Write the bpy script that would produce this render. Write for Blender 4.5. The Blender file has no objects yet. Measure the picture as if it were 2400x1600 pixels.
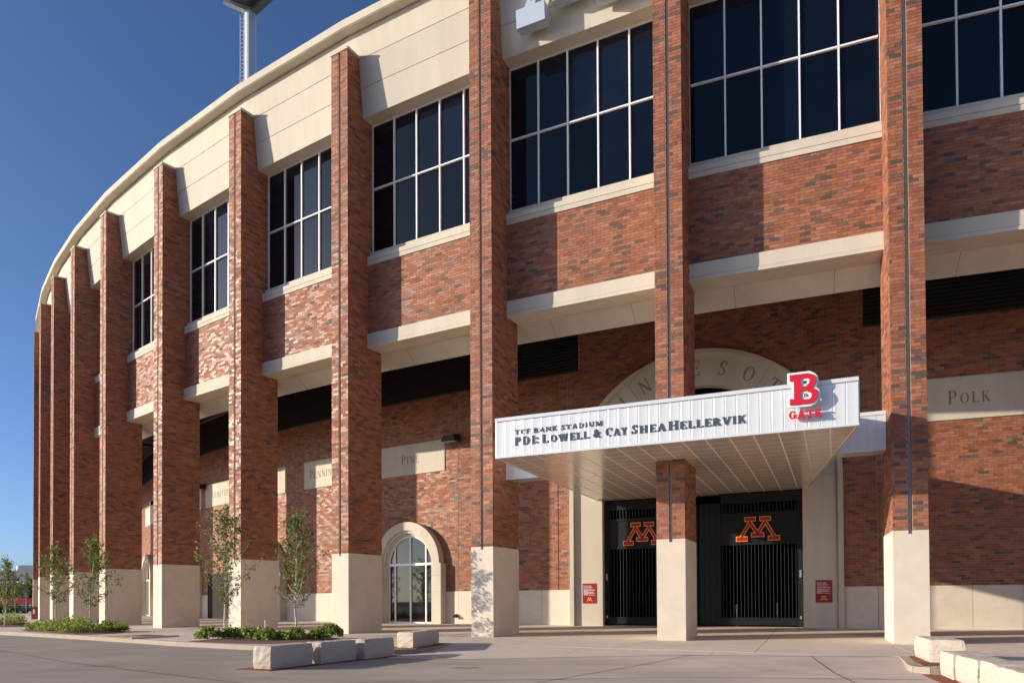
import bpy, math, random
import numpy as np
from mathutils import Matrix, Vector
rnd = random.Random(7)
nr = np.random.default_rng(11)
SC = bpy.context.scene
COL = SC.collection
rad = math.radians

# ------------------------------------------------------------------ camera
cam_d = bpy.data.cameras.new('camera'); cam = bpy.data.objects.new('camera', cam_d); COL.objects.link(cam)
cam_d.sensor_width = 36.0; cam_d.lens = 1712.32 * 36 / 2400
cam_d.shift_y = (1380.97 - 800) / 2400.0
cam_d.clip_end = 3000; cam_d.clip_start = 0.1
CAMZ = 1.31
cam.matrix_world = Matrix.Translation((0, 0, CAMZ)) @ Matrix.Rotation(rad(90 + 0.8586), 4, 'X') @ Matrix.Rotation(rad(-0.2949), 4, 'Z')
SC.camera = cam

# ------------------------------------------------------------------ light
SUN_AZ, SUN_EL = rad(85.5), rad(14.3)          # azimuth from -Y towards -X
sdir = Vector((-math.sin(SUN_AZ) * math.cos(SUN_EL), -math.cos(SUN_AZ) * math.cos(SUN_EL), math.sin(SUN_EL)))
world = bpy.data.worlds.new('World'); SC.world = world; world.use_nodes = True
wn = world.node_tree.nodes; wl = world.node_tree.links
bg = wn['Background']; sky = wn.new('ShaderNodeTexSky')
sky.sky_type = 'NISHITA'; sky.sun_disc = False; sky.sun_elevation = SUN_EL
sky.sun_rotation = math.atan2(sdir.x, sdir.y)
sky.air_density = 0.6; sky.dust_density = 1.2; sky.ozone_density = 4.6
wl.new(sky.outputs[0], bg.inputs['Color']); bg.inputs['Strength'].default_value = 0.14
sun_d = bpy.data.lights.new('sun', 'SUN'); sun_d.energy = 5.0; sun_d.angle = rad(0.53); sun_d.color = (1.0, 0.87, 0.71)
sun = bpy.data.objects.new('sun', sun_d); COL.objects.link(sun)
sun.rotation_euler = (-sdir).to_track_quat('-Z', 'Y').to_euler(); sun.location = (-60, -20, 60)
SC.view_settings.view_transform = 'Standard'; SC.view_settings.look = 'None'
SC.view_settings.exposure = 0.31; SC.view_settings.gamma = 1.0; SC.view_settings.use_curve_mapping = False

# ------------------------------------------------------------------ materials
def mat(name, color, rough=0.7, spec=0.5, metal=0.0, var=0.0, scale=3.0, bump=0.0, bscale=60.0, tint=None, streak=0.0, coat=0.0, orand=0.0):
    m = bpy.data.materials.new(name); m.use_nodes = True
    N, L = m.node_tree.nodes, m.node_tree.links
    b = N['Principled BSDF']
    b.inputs['Roughness'].default_value = rough; b.inputs['Metallic'].default_value = metal
    b.inputs['Specular IOR Level'].default_value = spec
    if coat: b.inputs['Coat Weight'].default_value = coat; b.inputs['Coat Roughness'].default_value = 0.12
    geo = N.new('ShaderNodeNewGeometry')
    src = None
    if tint:
        at = N.new('ShaderNodeAttribute'); at.attribute_name = 'tint'
        cr = N.new('ShaderNodeValToRGB'); cr.color_ramp.elements.remove(cr.color_ramp.elements[0])
        e0 = cr.color_ramp.elements[0]; e0.position = tint[0][0]; e0.color = (*tint[0][1], 1)
        for p, c in tint[1:]:
            e = cr.color_ramp.elements.new(p); e.color = (*c, 1)
        L.new(at.outputs['Fac'], cr.inputs['Fac']); src = cr.outputs['Color']
    if var > 0 or streak > 0:
        mp = N.new('ShaderNodeMapping'); L.new(geo.outputs['Position'], mp.inputs['Vector'])
        if streak > 0: mp.inputs['Scale'].default_value = (1, 1, 0.12)
        nz = N.new('ShaderNodeTexNoise'); nz.inputs['Scale'].default_value = scale; nz.inputs['Detail'].default_value = 6
        nz.inputs['Roughness'].default_value = 0.65
        L.new(mp.outputs['Vector'], nz.inputs['Vector'])
        mr = N.new('ShaderNodeMapRange'); v = max(var, streak)
        mr.inputs['From Min'].default_value = 0.25; mr.inputs['From Max'].default_value = 0.75
        mr.inputs['To Min'].default_value = 1 - v; mr.inputs['To Max'].default_value = 1 + v
        L.new(nz.outputs['Fac'], mr.inputs['Value'])
        mx = N.new('ShaderNodeVectorMath'); mx.operation = 'SCALE'
        if src is not None: L.new(src, mx.inputs[0])
        else: mx.inputs[0].default_value = color
        L.new(mr.outputs['Result'], mx.inputs['Scale']); src = mx.outputs['Vector']
    if orand > 0:
        oi = N.new('ShaderNodeObjectInfo'); m2 = N.new('ShaderNodeMapRange'); m2.inputs['To Min'].default_value = 1-orand; m2.inputs['To Max'].default_value = 1+orand
        L.new(oi.outputs['Random'], m2.inputs['Value'])
        x2 = N.new('ShaderNodeVectorMath'); x2.operation = 'SCALE'
        if src is not None: L.new(src, x2.inputs[0])
        else: x2.inputs[0].default_value = color
        L.new(m2.outputs['Result'], x2.inputs['Scale']); src = x2.outputs['Vector']
    if src is not None: L.new(src, b.inputs['Base Color'])
    else: b.inputs['Base Color'].default_value = (*color, 1)
    if bump > 0:
        n2 = N.new('ShaderNodeTexNoise'); n2.inputs['Scale'].default_value = bscale; n2.inputs['Detail'].default_value = 4
        L.new(geo.outputs['Position'], n2.inputs['Vector'])
        bp = N.new('ShaderNodeBump'); bp.inputs['Strength'].default_value = bump; bp.inputs['Distance'].default_value = 0.01
        L.new(n2.outputs['Fac'], bp.inputs['Height']); L.new(bp.outputs['Normal'], b.inputs['Normal'])
    return m

M = {}
M['brick'] = mat('brick', (.25, .1, .06), rough=0.6, spec=0.4, var=0.20, scale=9, bump=0.4, bscale=45,
    tint=[(0.0, (.10, .068, .054)), (.10, (.16, .098, .07)), (.14, (.19, .10, .065)), (.17, (.24, .086, .046)), (.35, (.35, .130, .062)), (.5, (.25, .094, .055)), (.65, (.385, .152, .072)), (.8, (.285, .112, .067)), (.9, (.40, .178, .104)), (1.0, (.24, .10, .076))])
N_, L_ = M['brick'].node_tree.nodes, M['brick'].node_tree.links
at_ = [n for n in N_ if n.type == 'ATTRIBUTE'][0]
m1_ = N_.new('ShaderNodeMath'); m1_.operation = 'MULTIPLY'; m1_.inputs[1].default_value = 61.7; L_.new(at_.outputs['Fac'], m1_.inputs[0])
m2_ = N_.new('ShaderNodeMath'); m2_.operation = 'FRACT'; L_.new(m1_.outputs[0], m2_.inputs[0])
m3_ = N_.new('ShaderNodeMapRange'); m3_.inputs['To Min'].default_value = .43; m3_.inputs['To Max'].default_value = .90; L_.new(m2_.outputs[0], m3_.inputs['Value'])
L_.new(m3_.outputs[0], N_['Principled BSDF'].inputs['Roughness'])
M['mortar'] = mat('mortar', (.42, .30, .215), rough=0.95, spec=0.2, var=.12, scale=8)
M['precast'] = mat('precast', (.585, .53, .43), rough=0.85, spec=0.3, var=0.07, scale=1.3, bump=0.12, bscale=40, streak=0.10, orand=.05)
M['plinth'] = mat('plinth', (.69, .60, .485), rough=0.85, spec=0.3, var=0.09, scale=1.6, bump=0.2, bscale=50, orand=.04)
M['joint'] = mat('joint', (.33, .27, .21), rough=0.95)
M['jointdark'] = mat('open_joint', (.075, .06, .05), rough=.95)
M['shaded_engraving'] = mat('shaded_engraving', (.22, .19, .15), rough=0.95)  # letters stand raised; the dark fill colour carries the engraving's recess shade
M['glass'] = mat('tinted_glass', (.003, .0055, .012), rough=0.02, spec=0.38, var=0.5, scale=.35, orand=.85)
M['archglass'] = mat('arch_glass', (.010, .010, .009), rough=0.02, spec=0.42)
M['door'] = mat('door_paint', (.05, .043, .04), rough=.85, spec=.08)
M['alu'] = mat('aluminium', (.86, .87, .88), rough=0.4, spec=0.5, metal=0.0)
M['louvre'] = mat('louvre', (.055, .043, .038), rough=0.7)
M['groove'] = mat('groove_metal', (.36, .34, .33), rough=0.6, metal=0.2)
M['white'] = mat('white_panel', (.725, .74, .745), rough=0.3, spec=0.5, metal=.15, var=.03, scale=.8)
M['bigletter'] = mat('letter_shade_tint', (.50, .56, .63), rough=.4, metal=.2)  # blue-grey of the pier's shadow put into the white letter's colour
M['border'] = mat('border_white', (.86, .86, .85), rough=.4)
M['soffit'] = mat('soffit_panel', (.76, .67, .57), rough=0.2, spec=0.7, metal=0.25, var=.04, scale=1.2)
M['soffit_seam'] = mat('soffit_seam', (.86, .79, .66), rough=0.6)
M['dark'] = mat('dark_metal', (.010, .0105, .012), rough=0.5, spec=.3)
M['bar'] = mat('bar_metal', (.017, .017, .018), rough=0.55, metal=.0)
M['black'] = mat('black_metal', (.012, .012, .013), rough=0.5)
M['room'] = mat('dark_interior', (.03, .025, .022), rough=0.9)
M['maroon'] = mat('maroon', (.36, .010, .014), rough=0.4)
M['gold'] = mat('gold', (.98, .38, .03), rough=0.4)
M['red'] = mat('sign_red', (.62, .012, .035), rough=0.35)
M['letter'] = mat('letter_grey', (.085, .10, .115), rough=0.35, metal=0.3)
M['steel'] = mat('steel', (.6, .6, .6), rough=0.3, metal=0.8)
M['print'] = mat('white_print', (.75, .68, .68), rough=0.5)
M['board'] = mat('board_red', (.30, .008, .014), rough=0.4)
M['slab'] = mat('concrete_slab', (.64, .545, .445), rough=0.85, spec=0.3, var=0.10, scale=0.9, bump=0.25, bscale=120, orand=.05)
M['kerb'] = mat('kerb_concrete', (.38, .32, .255), rough=0.9, var=0.12, scale=2.5, bump=0.2, bscale=60)
M['stone'] = mat('limestone', (.54, .465, .385), rough=0.9, spec=0.25, var=0.16, scale=5, bump=0.9, bscale=9)
for n_ in list(M['stone'].node_tree.nodes):
    if n_.type == 'TEX_NOISE' and n_.inputs['Scale'].default_value in (5, 9):
        mp_ = M['stone'].node_tree.nodes.new('ShaderNodeMapping'); mp_.inputs['Scale'].default_value = (.8, .8, 5.0)
        geo_ = [g_ for g_ in M['stone'].node_tree.nodes if g_.type == 'NEW_GEOMETRY'][0]
        M['stone'].node_tree.links.new(geo_.outputs['Position'], mp_.inputs['Vector']); M['stone'].node_tree.links.new(mp_.outputs[0], n_.inputs['Vector'])
        if n_.inputs['Scale'].default_value == 9: n_.inputs['Detail'].default_value = 8
M['mulch'] = mat('mulch', (.12, .06, .038), rough=1.0, var=0.5, scale=25, bump=1.0, bscale=50,
    tint=[(0, (.06, .03, .02)), (.5, (.13, .065, .04)), (1, (.20, .11, .075))])
M['redmulch'] = mat('red_mulch', (.22, .06, .028), rough=1.0, var=0.3, scale=30, bump=1.0, bscale=60)
M['bark'] = mat('birch_bark', (.62, .56, .48), rough=0.9, var=0.35, scale=14)
M['leaf'] = mat('leaf', (.08, .12, .03), rough=0.5, spec=0.4, tint=[(0, (.065, .09, .02)), (.5, (.15, .185, .038)), (.85, (.23, .25, .06)), (1, (.36, .33, .10))])
M['shrub'] = mat('shrub_leaf', (.1, .16, .03), rough=0.5, spec=0.4, tint=[(0, (.11, .17, .025)), (.5, (.27, .36, .05)), (1, (.42, .48, .10))])
M['fargreen'] = mat('far_leaf', (.06, .10, .03), rough=0.7, tint=[(0, (.025, .045, .012)), (.5, (.06, .10, .025)), (1, (.11, .15, .04))])
M['fargrey'] = mat('far_cladding', (.33, .35, .38), rough=0.6, var=.06, scale=.3)
M['farwhite'] = mat('far_white', (.75, .74, .72), rough=0.7)
M['fardark'] = mat('far_dark', (.06, .045, .04), rough=0.7)
M['farred'] = mat('red_banner', (.42, .015, .03), rough=0.6)
M['mastgrey'] = mat('mast_grey', (.13, .14, .16), rough=.5)
M['rust'] = mat('rusty_plate', (.42, .27, .15), rough=0.8, var=.25, scale=2)
M['grass'] = mat('grass_ground', (.07, .09, .03), rough=1.0, var=.3, scale=.3)
for k in ('leaf', 'shrub', 'fargreen'):
    n_ = M[k].node_tree.nodes['Principled BSDF']
    n_.inputs['Subsurface Weight'].default_value = 0.0
    # thin leaves let some light through
    N_, L_ = M[k].node_tree.nodes, M[k].node_tree.links
    tr = N_.new('ShaderNodeBsdfTranslucent'); ms = N_.new('ShaderNodeMixShader'); ms.inputs[0].default_value = .48
    lk = n_.inputs['Base Color'].links[0].from_socket; L_.new(lk, tr.inputs['Color'])
    L_.new(n_.outputs[0], ms.inputs[1]); L_.new(tr.outputs[0], ms.inputs[2]); L_.new(ms.outputs[0], N_['Material Output'].inputs['Surface'])

# road: worn brownish concrete with faint streaks and tar marks
def road_mat():
    m = bpy.data.materials.new('road_surface'); m.use_nodes = True
    N, L = m.node_tree.nodes, m.node_tree.links; b = N['Principled BSDF']; b.inputs['Roughness'].default_value = .8
    geo = N.new('ShaderNodeNewGeometry')
    def noise(sc, scale, det=5):
        mp = N.new('ShaderNodeMapping'); mp.inputs['Scale'].default_value = sc; mp.inputs['Rotation'].default_value = (0, 0, rad(24))
        L.new(geo.outputs['Position'], mp.inputs['Vector'])
        n = N.new('ShaderNodeTexNoise'); n.inputs['Scale'].default_value = scale; n.inputs['Detail'].default_value = det
        L.new(mp.outputs['Vector'], n.inputs['Vector']); return n.outputs['Fac']
    a = noise((1, 1, 1), .5); c = noise((.25, 2.0, 1), 1.0); d = noise((1, 1, 1), 60, 2)
    add = N.new('ShaderNodeMath'); add.operation = 'ADD'; L.new(a, add.inputs[0]); L.new(c, add.inputs[1])
    add2 = N.new('ShaderNodeMath'); add2.operation = 'MULTIPLY_ADD'; L.new(d, add2.inputs[0]); add2.inputs[1].default_value = .5; L.new(add.outputs[0], add2.inputs[2])
    cr = N.new('ShaderNodeValToRGB'); cr.color_ramp.elements[0].position = .85; cr.color_ramp.elements[0].color = (.25, .205, .17, 1)
    cr.color_ramp.elements[1].position = 1.6; cr.color_ramp.elements[1].color = (.385, .315, .262, 1)
    mr = N.new('ShaderNodeMapRange'); mr.inputs['From Max'].default_value = 2.0; mr.inputs['To Max'].default_value = 1.0
    cr.color_ramp.elements[0].position = .40; cr.color_ramp.elements[1].position = .80
    L.new(add2.outputs[0], mr.inputs['Value']); L.new(mr.outputs[0], cr.inputs['Fac'])
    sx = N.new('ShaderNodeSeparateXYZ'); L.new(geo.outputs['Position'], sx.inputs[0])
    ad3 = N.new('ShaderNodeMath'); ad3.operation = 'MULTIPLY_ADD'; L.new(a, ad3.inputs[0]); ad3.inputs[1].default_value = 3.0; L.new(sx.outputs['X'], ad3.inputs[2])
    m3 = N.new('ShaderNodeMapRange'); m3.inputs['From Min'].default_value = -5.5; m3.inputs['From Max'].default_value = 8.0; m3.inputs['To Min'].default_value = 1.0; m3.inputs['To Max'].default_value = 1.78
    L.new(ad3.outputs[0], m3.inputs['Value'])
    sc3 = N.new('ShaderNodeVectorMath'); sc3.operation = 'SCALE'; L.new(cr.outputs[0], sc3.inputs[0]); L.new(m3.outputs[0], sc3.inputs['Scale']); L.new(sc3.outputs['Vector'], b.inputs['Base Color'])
    bp = N.new('ShaderNodeBump'); bp.inputs['Strength'].default_value = .25; bp.inputs['Distance'].default_value = .01
    L.new(d, bp.inputs['Height']); L.new(bp.outputs[0], b.inputs['Normal'])
    return m
M['road'] = road_mat()

# ------------------------------------------------------------------ helpers
WM = {}                                     # world matrices of parents
def FR(x, y, z=0.0, rz=0.0): return Matrix.Translation((x, y, z)) @ Matrix.Rotation(rz, 4, 'Z')
def place(o, parent, W):
    COL.objects.link(o)
    if parent is not None:
        o.parent = parent; o.matrix_basis = WM[parent.name].inverted() @ W
    else: o.matrix_basis = W
    WM[o.name] = W
    return o
def tag(o, label=None, cat=None, group=None, kind=None):
    if label: o['label'] = label
    if cat: o['category'] = cat
    if group: o['group'] = group
    if kind: o['kind'] = kind
    return o
def empty(name, W, label, cat, group=None):
    o = bpy.data.objects.new(name, None); o.empty_display_size = .5
    place(o, None, W); return tag(o, label, cat, group)
class MB:
    def __init__(s): s.v = []; s.f = []; s.t = []
    def box(s, x0, x1, y0, y1, z0, z1):
        n = len(s.v)
        s.v += [(x0,y0,z0),(x1,y0,z0),(x1,y1,z0),(x0,y1,z0),(x0,y0,z1),(x1,y0,z1),(x1,y1,z1),(x0,y1,z1)]
        s.f += [(n,n+3,n+2,n+1),(n+4,n+5,n+6,n+7),(n,n+1,n+5,n+4),(n+1,n+2,n+6,n+5),(n+2,n+3,n+7,n+6),(n+3,n,n+4,n+7)]
        return s
    def hexa(s, p):                          # eight corners, bottom loop then top loop
        n = len(s.v); s.v += [tuple(q) for q in p]
        s.f += [(n,n+3,n+2,n+1),(n+4,n+5,n+6,n+7),(n,n+1,n+5,n+4),(n+1,n+2,n+6,n+5),(n+2,n+3,n+7,n+6),(n+3,n,n+4,n+7)]; return s
    def poly(s, pts): n = len(s.v); s.v += [tuple(p) for p in pts]; s.f.append(tuple(range(n, n+len(pts)))); return s
    def prism_xz(s, pts, y0, y1):            # polygon in x-z (counter-clockwise seen from -y), front at y0, back at y1
        n = len(s.v); k = len(pts)
        s.v += [(x, y0, z) for x, z in pts] + [(x, y1, z) for x, z in pts]
        s.f.append(tuple(range(n, n+k))); s.f.append(tuple(range(n+2*k-1, n+k-1, -1)))
        for i in range(k):
            j = (i+1) % k; s.f.append((n+j, n+i, n+k+i, n+k+j))
        return s
    def prism_xy(s, pts, z0, z1):
        n = len(s.v); k = len(pts)
        s.v += [(x, y, z0) for x, y in pts] + [(x, y, z1) for x, y in pts]
        s.f.append(tuple(range(n+k-1, n-1, -1))); s.f.append(tuple(range(n+k, n+2*k)))
        for i in range(k):
            j = (i+1) % k; s.f.append((n+i, n+j, n+k+j, n+k+i))
        return s
    def tube(s, pts, rads, n=8, cap=True):
        base = len(s.v); pts = [Vector(p) for p in pts]
        for i, p in enumerate(pts):
            d = (pts[min(i+1, len(pts)-1)] - pts[max(i-1, 0)]).normalized()
            a = d.cross(Vector((0, 0, 1)) if abs(d.z) < .9 else Vector((1, 0, 0))).normalized(); b = d.cross(a)
            for k in range(n):
                q = p + (a*math.cos(2*math.pi*k/n) + b*math.sin(2*math.pi*k/n))*rads[i]; s.v.append(tuple(q))
        for i in range(len(pts)-1):
            for k in range(n):
                k2 = (k+1) % n; s.f.append((base+i*n+k, base+i*n+k2, base+(i+1)*n+k2, base+(i+1)*n+k))
        if cap:
            s.f.append(tuple(base+k for k in range(n-1, -1, -1))); e = base+(len(pts)-1)*n; s.f.append(tuple(e+k for k in range(n)))
        return s
    def ring_xz(s, cx, cz, r0, r1, a0, a1, y0, y1, n=24):   # arc block, angles from +x ccw
        for i in range(n):
            t0 = a0+(a1-a0)*i/n; t1 = a0+(a1-a0)*(i+1)/n
            c0, s0, c1, s1 = math.cos(t0), math.sin(t0), math.cos(t1), math.sin(t1)
            P = [(cx+r0*c0, cz+r0*s0), (cx+r1*c0, cz+r1*s0), (cx+r1*c1, cz+r1*s1), (cx+r0*c1, cz+r0*s1)]
            b = len(s.v); s.v += [(x, y0, z) for x, z in P] + [(x, y1, z) for x, z in P]
            s.f += [(b, b+1, b+2, b+3), (b+7, b+6, b+5, b+4), (b+1, b+5, b+6, b+2), (b+4, b, b+3, b+7)]
            if i == 0: s.f.append((b+4, b+5, b+1, b))
            if i == n-1: s.f.append((b+2, b+6, b+7, b+3))
        return s
    def mesh(s, name, m):
        me = bpy.data.meshes.new(name); me.from_pydata(s.v, [], s.f)
        for q in (m if isinstance(m, (list, tuple)) else [m]): me.materials.append(q)
        if s.t:
            a = me.attributes.new('tint', 'FLOAT', 'FACE'); a.data.foreach_set('value', np.array(s.t, np.float32))
        me.update(); return me
def part(name, mb, m, parent, W=None):
    me = mb.mesh(name, m) if isinstance(mb, MB) else mb
    o = bpy.data.objects.new(name, me)
    return place(o, parent, WM[parent.name] if (W is None and parent is not None) else (W or Matrix.Identity(4)))
def struct(name, mb, m, W=None): return tag(part(name, mb, m, None, W or Matrix.Identity(4)), kind='structure')
def quads(name, V, Q, m, tint=None, smooth=False):
    me = bpy.data.meshes.new(name); nq = len(Q)
    me.vertices.add(len(V)); me.vertices.foreach_set('co', np.asarray(V, np.float32).ravel())
    me.loops.add(nq*4); me.loops.foreach_set('vertex_index', np.asarray(Q, np.int32).ravel())
    me.polygons.add(nq); me.polygons.foreach_set('loop_start', np.arange(0, nq*4, 4, dtype=np.int32))
    me.materials.append(m)
    if tint is not None:
        a = me.attributes.new('tint', 'FLOAT', 'FACE'); a.data.foreach_set('value', np.asarray(tint, np.float32))
    me.update(calc_edges=True); me.validate(); me.shade_flat(); return me

# ------------------------------------------------------------------ stadium plan
CX, CY, RR = 49.0456, 122.384, 108.1508
PIT = rad(3.63)
TH = [rad(a) for a in (-20.333, -23.957, -27.615, -31.236, -34.860, -38.544, -42.369, -45.503, -48.602, -51.789, -55.6, -59.2, -62.8, -66.4, -70.0, -73.6)]
TH = {i: a for i, a in enumerate(TH)}; TH[-1] = TH[0] + rad(3.62); TH[-2] = TH[0] + rad(7.24); TH[-3] = TH[0] + rad(10.86); TH[-4] = TH[0] + rad(14.5)
PW, PD = 0.924, 2.03
def pos(th, d): return (CX + math.sin(th)*(RR-d), CY - math.cos(th)*(RR-d))
def pier_frame(i): x, y = pos(TH[i], 0); return FR(x, y, 0, TH[i])          # local x right, y inwards
WD = {-4: 7.7, -3: 7.7, -2: 7.7, -1: 7.72, 0: 7.80, 1: 8.25}                                             # depth of the inner wall at each pier
def bay_frame(k, d=0.0):                                                     # origin at left end
    a, b = (pos(TH[k+1], WD.get(k+1, d)), pos(TH[k], WD.get(k, d))) if d > 5 else (pos(TH[k+1], d), pos(TH[k], d)); L = math.hypot(b[0]-a[0], b[1]-a[1])
    return FR(a[0], a[1], 0, math.atan2(b[1]-a[1], b[0]-a[0])), L
fB = pier_frame(1)
st = empty('stadium', FR(*pos(TH[2], 0)), 'curved red brick stadium with cream bands, tall piers and dark windows', 'stadium')

def in_view(P):
    y = np.maximum(P[:, 1], .1); u = P[:, 0]/y*1712+1200; v = 1405-(P[:, 2]-CAMZ)/y*1712
    return (u > -5) & (u < 2405) & (v > -5) & (v < 1605)

# ------------------------------------------------------------------ bricks
CH, BL = 0.1035, 0.311
BJ = 0.0105
_bm = {}
def brick_mesh(l, h, t):
    k = (round(l, 2), round(h, 3), int(t*24))
    if k not in _bm:
        mb = MB(); b = .012
        mb.box(-k[0]/2, k[0]/2, -b, 0, -h/2, h/2); mb.f.pop(4)             # no back
        mb.t = [min(1.0, (k[2]+.5)/24)]*len(mb.f)
        _bm[k] = mb.mesh('brick', M['brick'])
    return _bm[k]
def rows(s0, s1, z0, z1, ph=0.0, skip=None, nrow=None):
    out = []; n = nrow or max(1, round((z1-z0)/CH)); ch = (z1-z0)/n
    for r in range(n):
        za = z0+r*ch+BJ/2; zb = za+ch-BJ; x = s0-((r % 2)*BL/2+ph) % BL
        while x < s1-.03:
            a, b = max(x, s0), min(x+BL, s1)
            if b-a > .035 and not (skip and skip((a+b)/2, (za+zb)/2, a, b)): out.append((a+BJ/2, b-BJ/2, za, zb))
            x += BL
    return out
def lay(parent, W, faces, nsingle=0):
    """faces: list of (ox, oy, phi, rects). Bricks as one joined part, the nearest ones as parts of their own."""
    O, R = [], []
    for ox, oy, phi, rc in faces:
        for q in rc: R.append(q); O.append((ox, oy, phi))
    if not R: return
    R = np.array(R); O = np.array(O); n = len(R)
    t = nr.random(n); t = np.where(t < .125, t*1.1, np.maximum(t, .17))
    pr = .0115 + nr.uniform(-.002, .002, n); tl = nr.uniform(-.0013, .0013, (n, 2))
    ux, uy = np.cos(O[:, 2]), np.sin(O[:, 2]); nx, ny = uy, -ux                # outward = local -y
    mid = (R[:, 0]+R[:, 1])/2; zc = (R[:, 2]+R[:, 3])/2
    c = np.stack([O[:, 0]+ux*mid, O[:, 1]+uy*mid, zc], 1)
    Wn = np.array(W); wc = c @ Wn[:3, :3].T + Wn[:3, 3]
    single = np.zeros(n, bool)
    if nsingle:
        dist = np.linalg.norm(wc-np.array([0, 0, CAMZ]), axis=1); dist[~in_view(wc)] = 1e9
        idx = np.argsort(dist)[:nsingle]; single[idx[dist[idx] < 1e8]] = True
    for i in np.nonzero(single)[0]:
        l, h = R[i, 1]-R[i, 0], R[i, 3]-R[i, 2]
        o = bpy.data.objects.new('brick', brick_mesh(l, h, t[i])); COL.objects.link(o); o.parent = parent
        o.matrix_basis = Matrix.Translation(c[i]) @ Matrix.Rotation(O[i, 2], 4, 'Z')
    k = ~single; m = int(k.sum())
    if m == 0: return
    R, O, pr, tl, t, ux, uy, nx, ny = R[k], O[k], pr[k], tl[k], t[k], ux[k], uy[k], nx[k], ny[k]
    V = np.zeros((m, 8, 3))
    for j, (a, z, f) in enumerate(((0, 2, 1), (1, 2, 1), (1, 3, 1), (0, 3, 1), (0, 2, 0), (1, 2, 0), (1, 3, 0), (0, 3, 0))):
        pj = (pr+(a*2-1)*tl[:, 0]+(z*2-5)*tl[:, 1]*.5)*f; V[:, j, 0] = O[:, 0]+ux*R[:, a]+nx*pj; V[:, j, 1] = O[:, 1]+uy*R[:, a]+ny*pj; V[:, j, 2] = R[:, z]
    q = np.array([(0, 1, 2, 3), (1, 5, 6, 2), (4, 0, 3, 7), (3, 2, 6, 7), (4, 5, 1, 0)])
    Q = (q[None] + np.arange(m)[:, None, None]*8).reshape(-1, 4)
    me = quads('brickwork', V.reshape(-1, 3), Q, M['brick'], np.repeat(t, 5))
    o = part('brickwork', me, None, parent, W); o['kind'] = 'stuff'

# ------------------------------------------------------------------ piers
ZP, ZC = 3.275, 24.0
core = MB(); h = PW/2-.011
core.box(-h, h, .115, PD-.011, ZP, ZC); core.box(-h, -.055, .011, .1148, ZP, ZC); core.box(.055, h, .011, .1148, ZP, ZC)
core_me = core.mesh('pier', M['mortar'])
pf = MB(); H = PW/2
pf.box(-H, H, 0, .14, -.1, ZP-.105); pf.box(-H, -.055, 0, .14, ZP-.104, ZP-.003); pf.box(.055, H, 0, .14, ZP-.104, ZP-.003); pf.box(-.0548, .0548, .09, .14, ZP-.104, ZP-.003)
pf_me = pf.mesh('plinth_panel', M['plinth'])
pm_me = MB().box(-H, H, .147, 1.87, -.1, ZP-.003).mesh('plinth_panel', M['plinth'])
pb_me = MB().box(-H, H, 1.877, PD, -.1, ZP-.003).mesh('plinth_panel', M['plinth'])
pj_me = MB().box(-H+.012, H-.012, .05, PD-.03, -.1, ZP-.12).mesh('joint_filler', M['joint'])
cap_me = MB().box(-H-.03, H+.03, -.035, PD, ZC+.002, ZC+.10).mesh('cap_stone', M['precast'])
gr_me = MB().box(-.045, .045, .102, .1149, ZP-.1, ZC-.02).box(-.034, .034, .088, .1018, ZP-.095, ZC-.02).mesh('groove_strip', M['groove'])
for i in sorted(TH):
    if i > 13 or i < -3: continue
    W = pier_frame(i)
    p = part('pier', core_me, None, st, W)
    for me in (pf_me, pm_me, pb_me, pj_me, cap_me, gr_me): part(me.name.split('.')[0], me, None, p, W)
    z1 = ZC
    fr = [(0, .0115, 0, rows(-H, -.055, ZP, z1, ph=.09) + rows(.055, H, ZP, z1, ph=.2))]
    if i <= 0: fr.append((-H+.0115, 0, -math.pi/2, rows(-PD, -.0125, ZP, z1, ph=.05)))
    if i >= 1: fr.append((H-.0115, 0, math.pi/2, rows(.0125, PD, ZP, z1, ph=.05)))
    if i >= 7: fr.append((-H+.0115, 0, -math.pi/2, rows(-PD, -.0125, ZP, z1, ph=.05)))
    lay(p, W, fr, 300 if 0 <= i <= 4 else 0)

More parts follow.
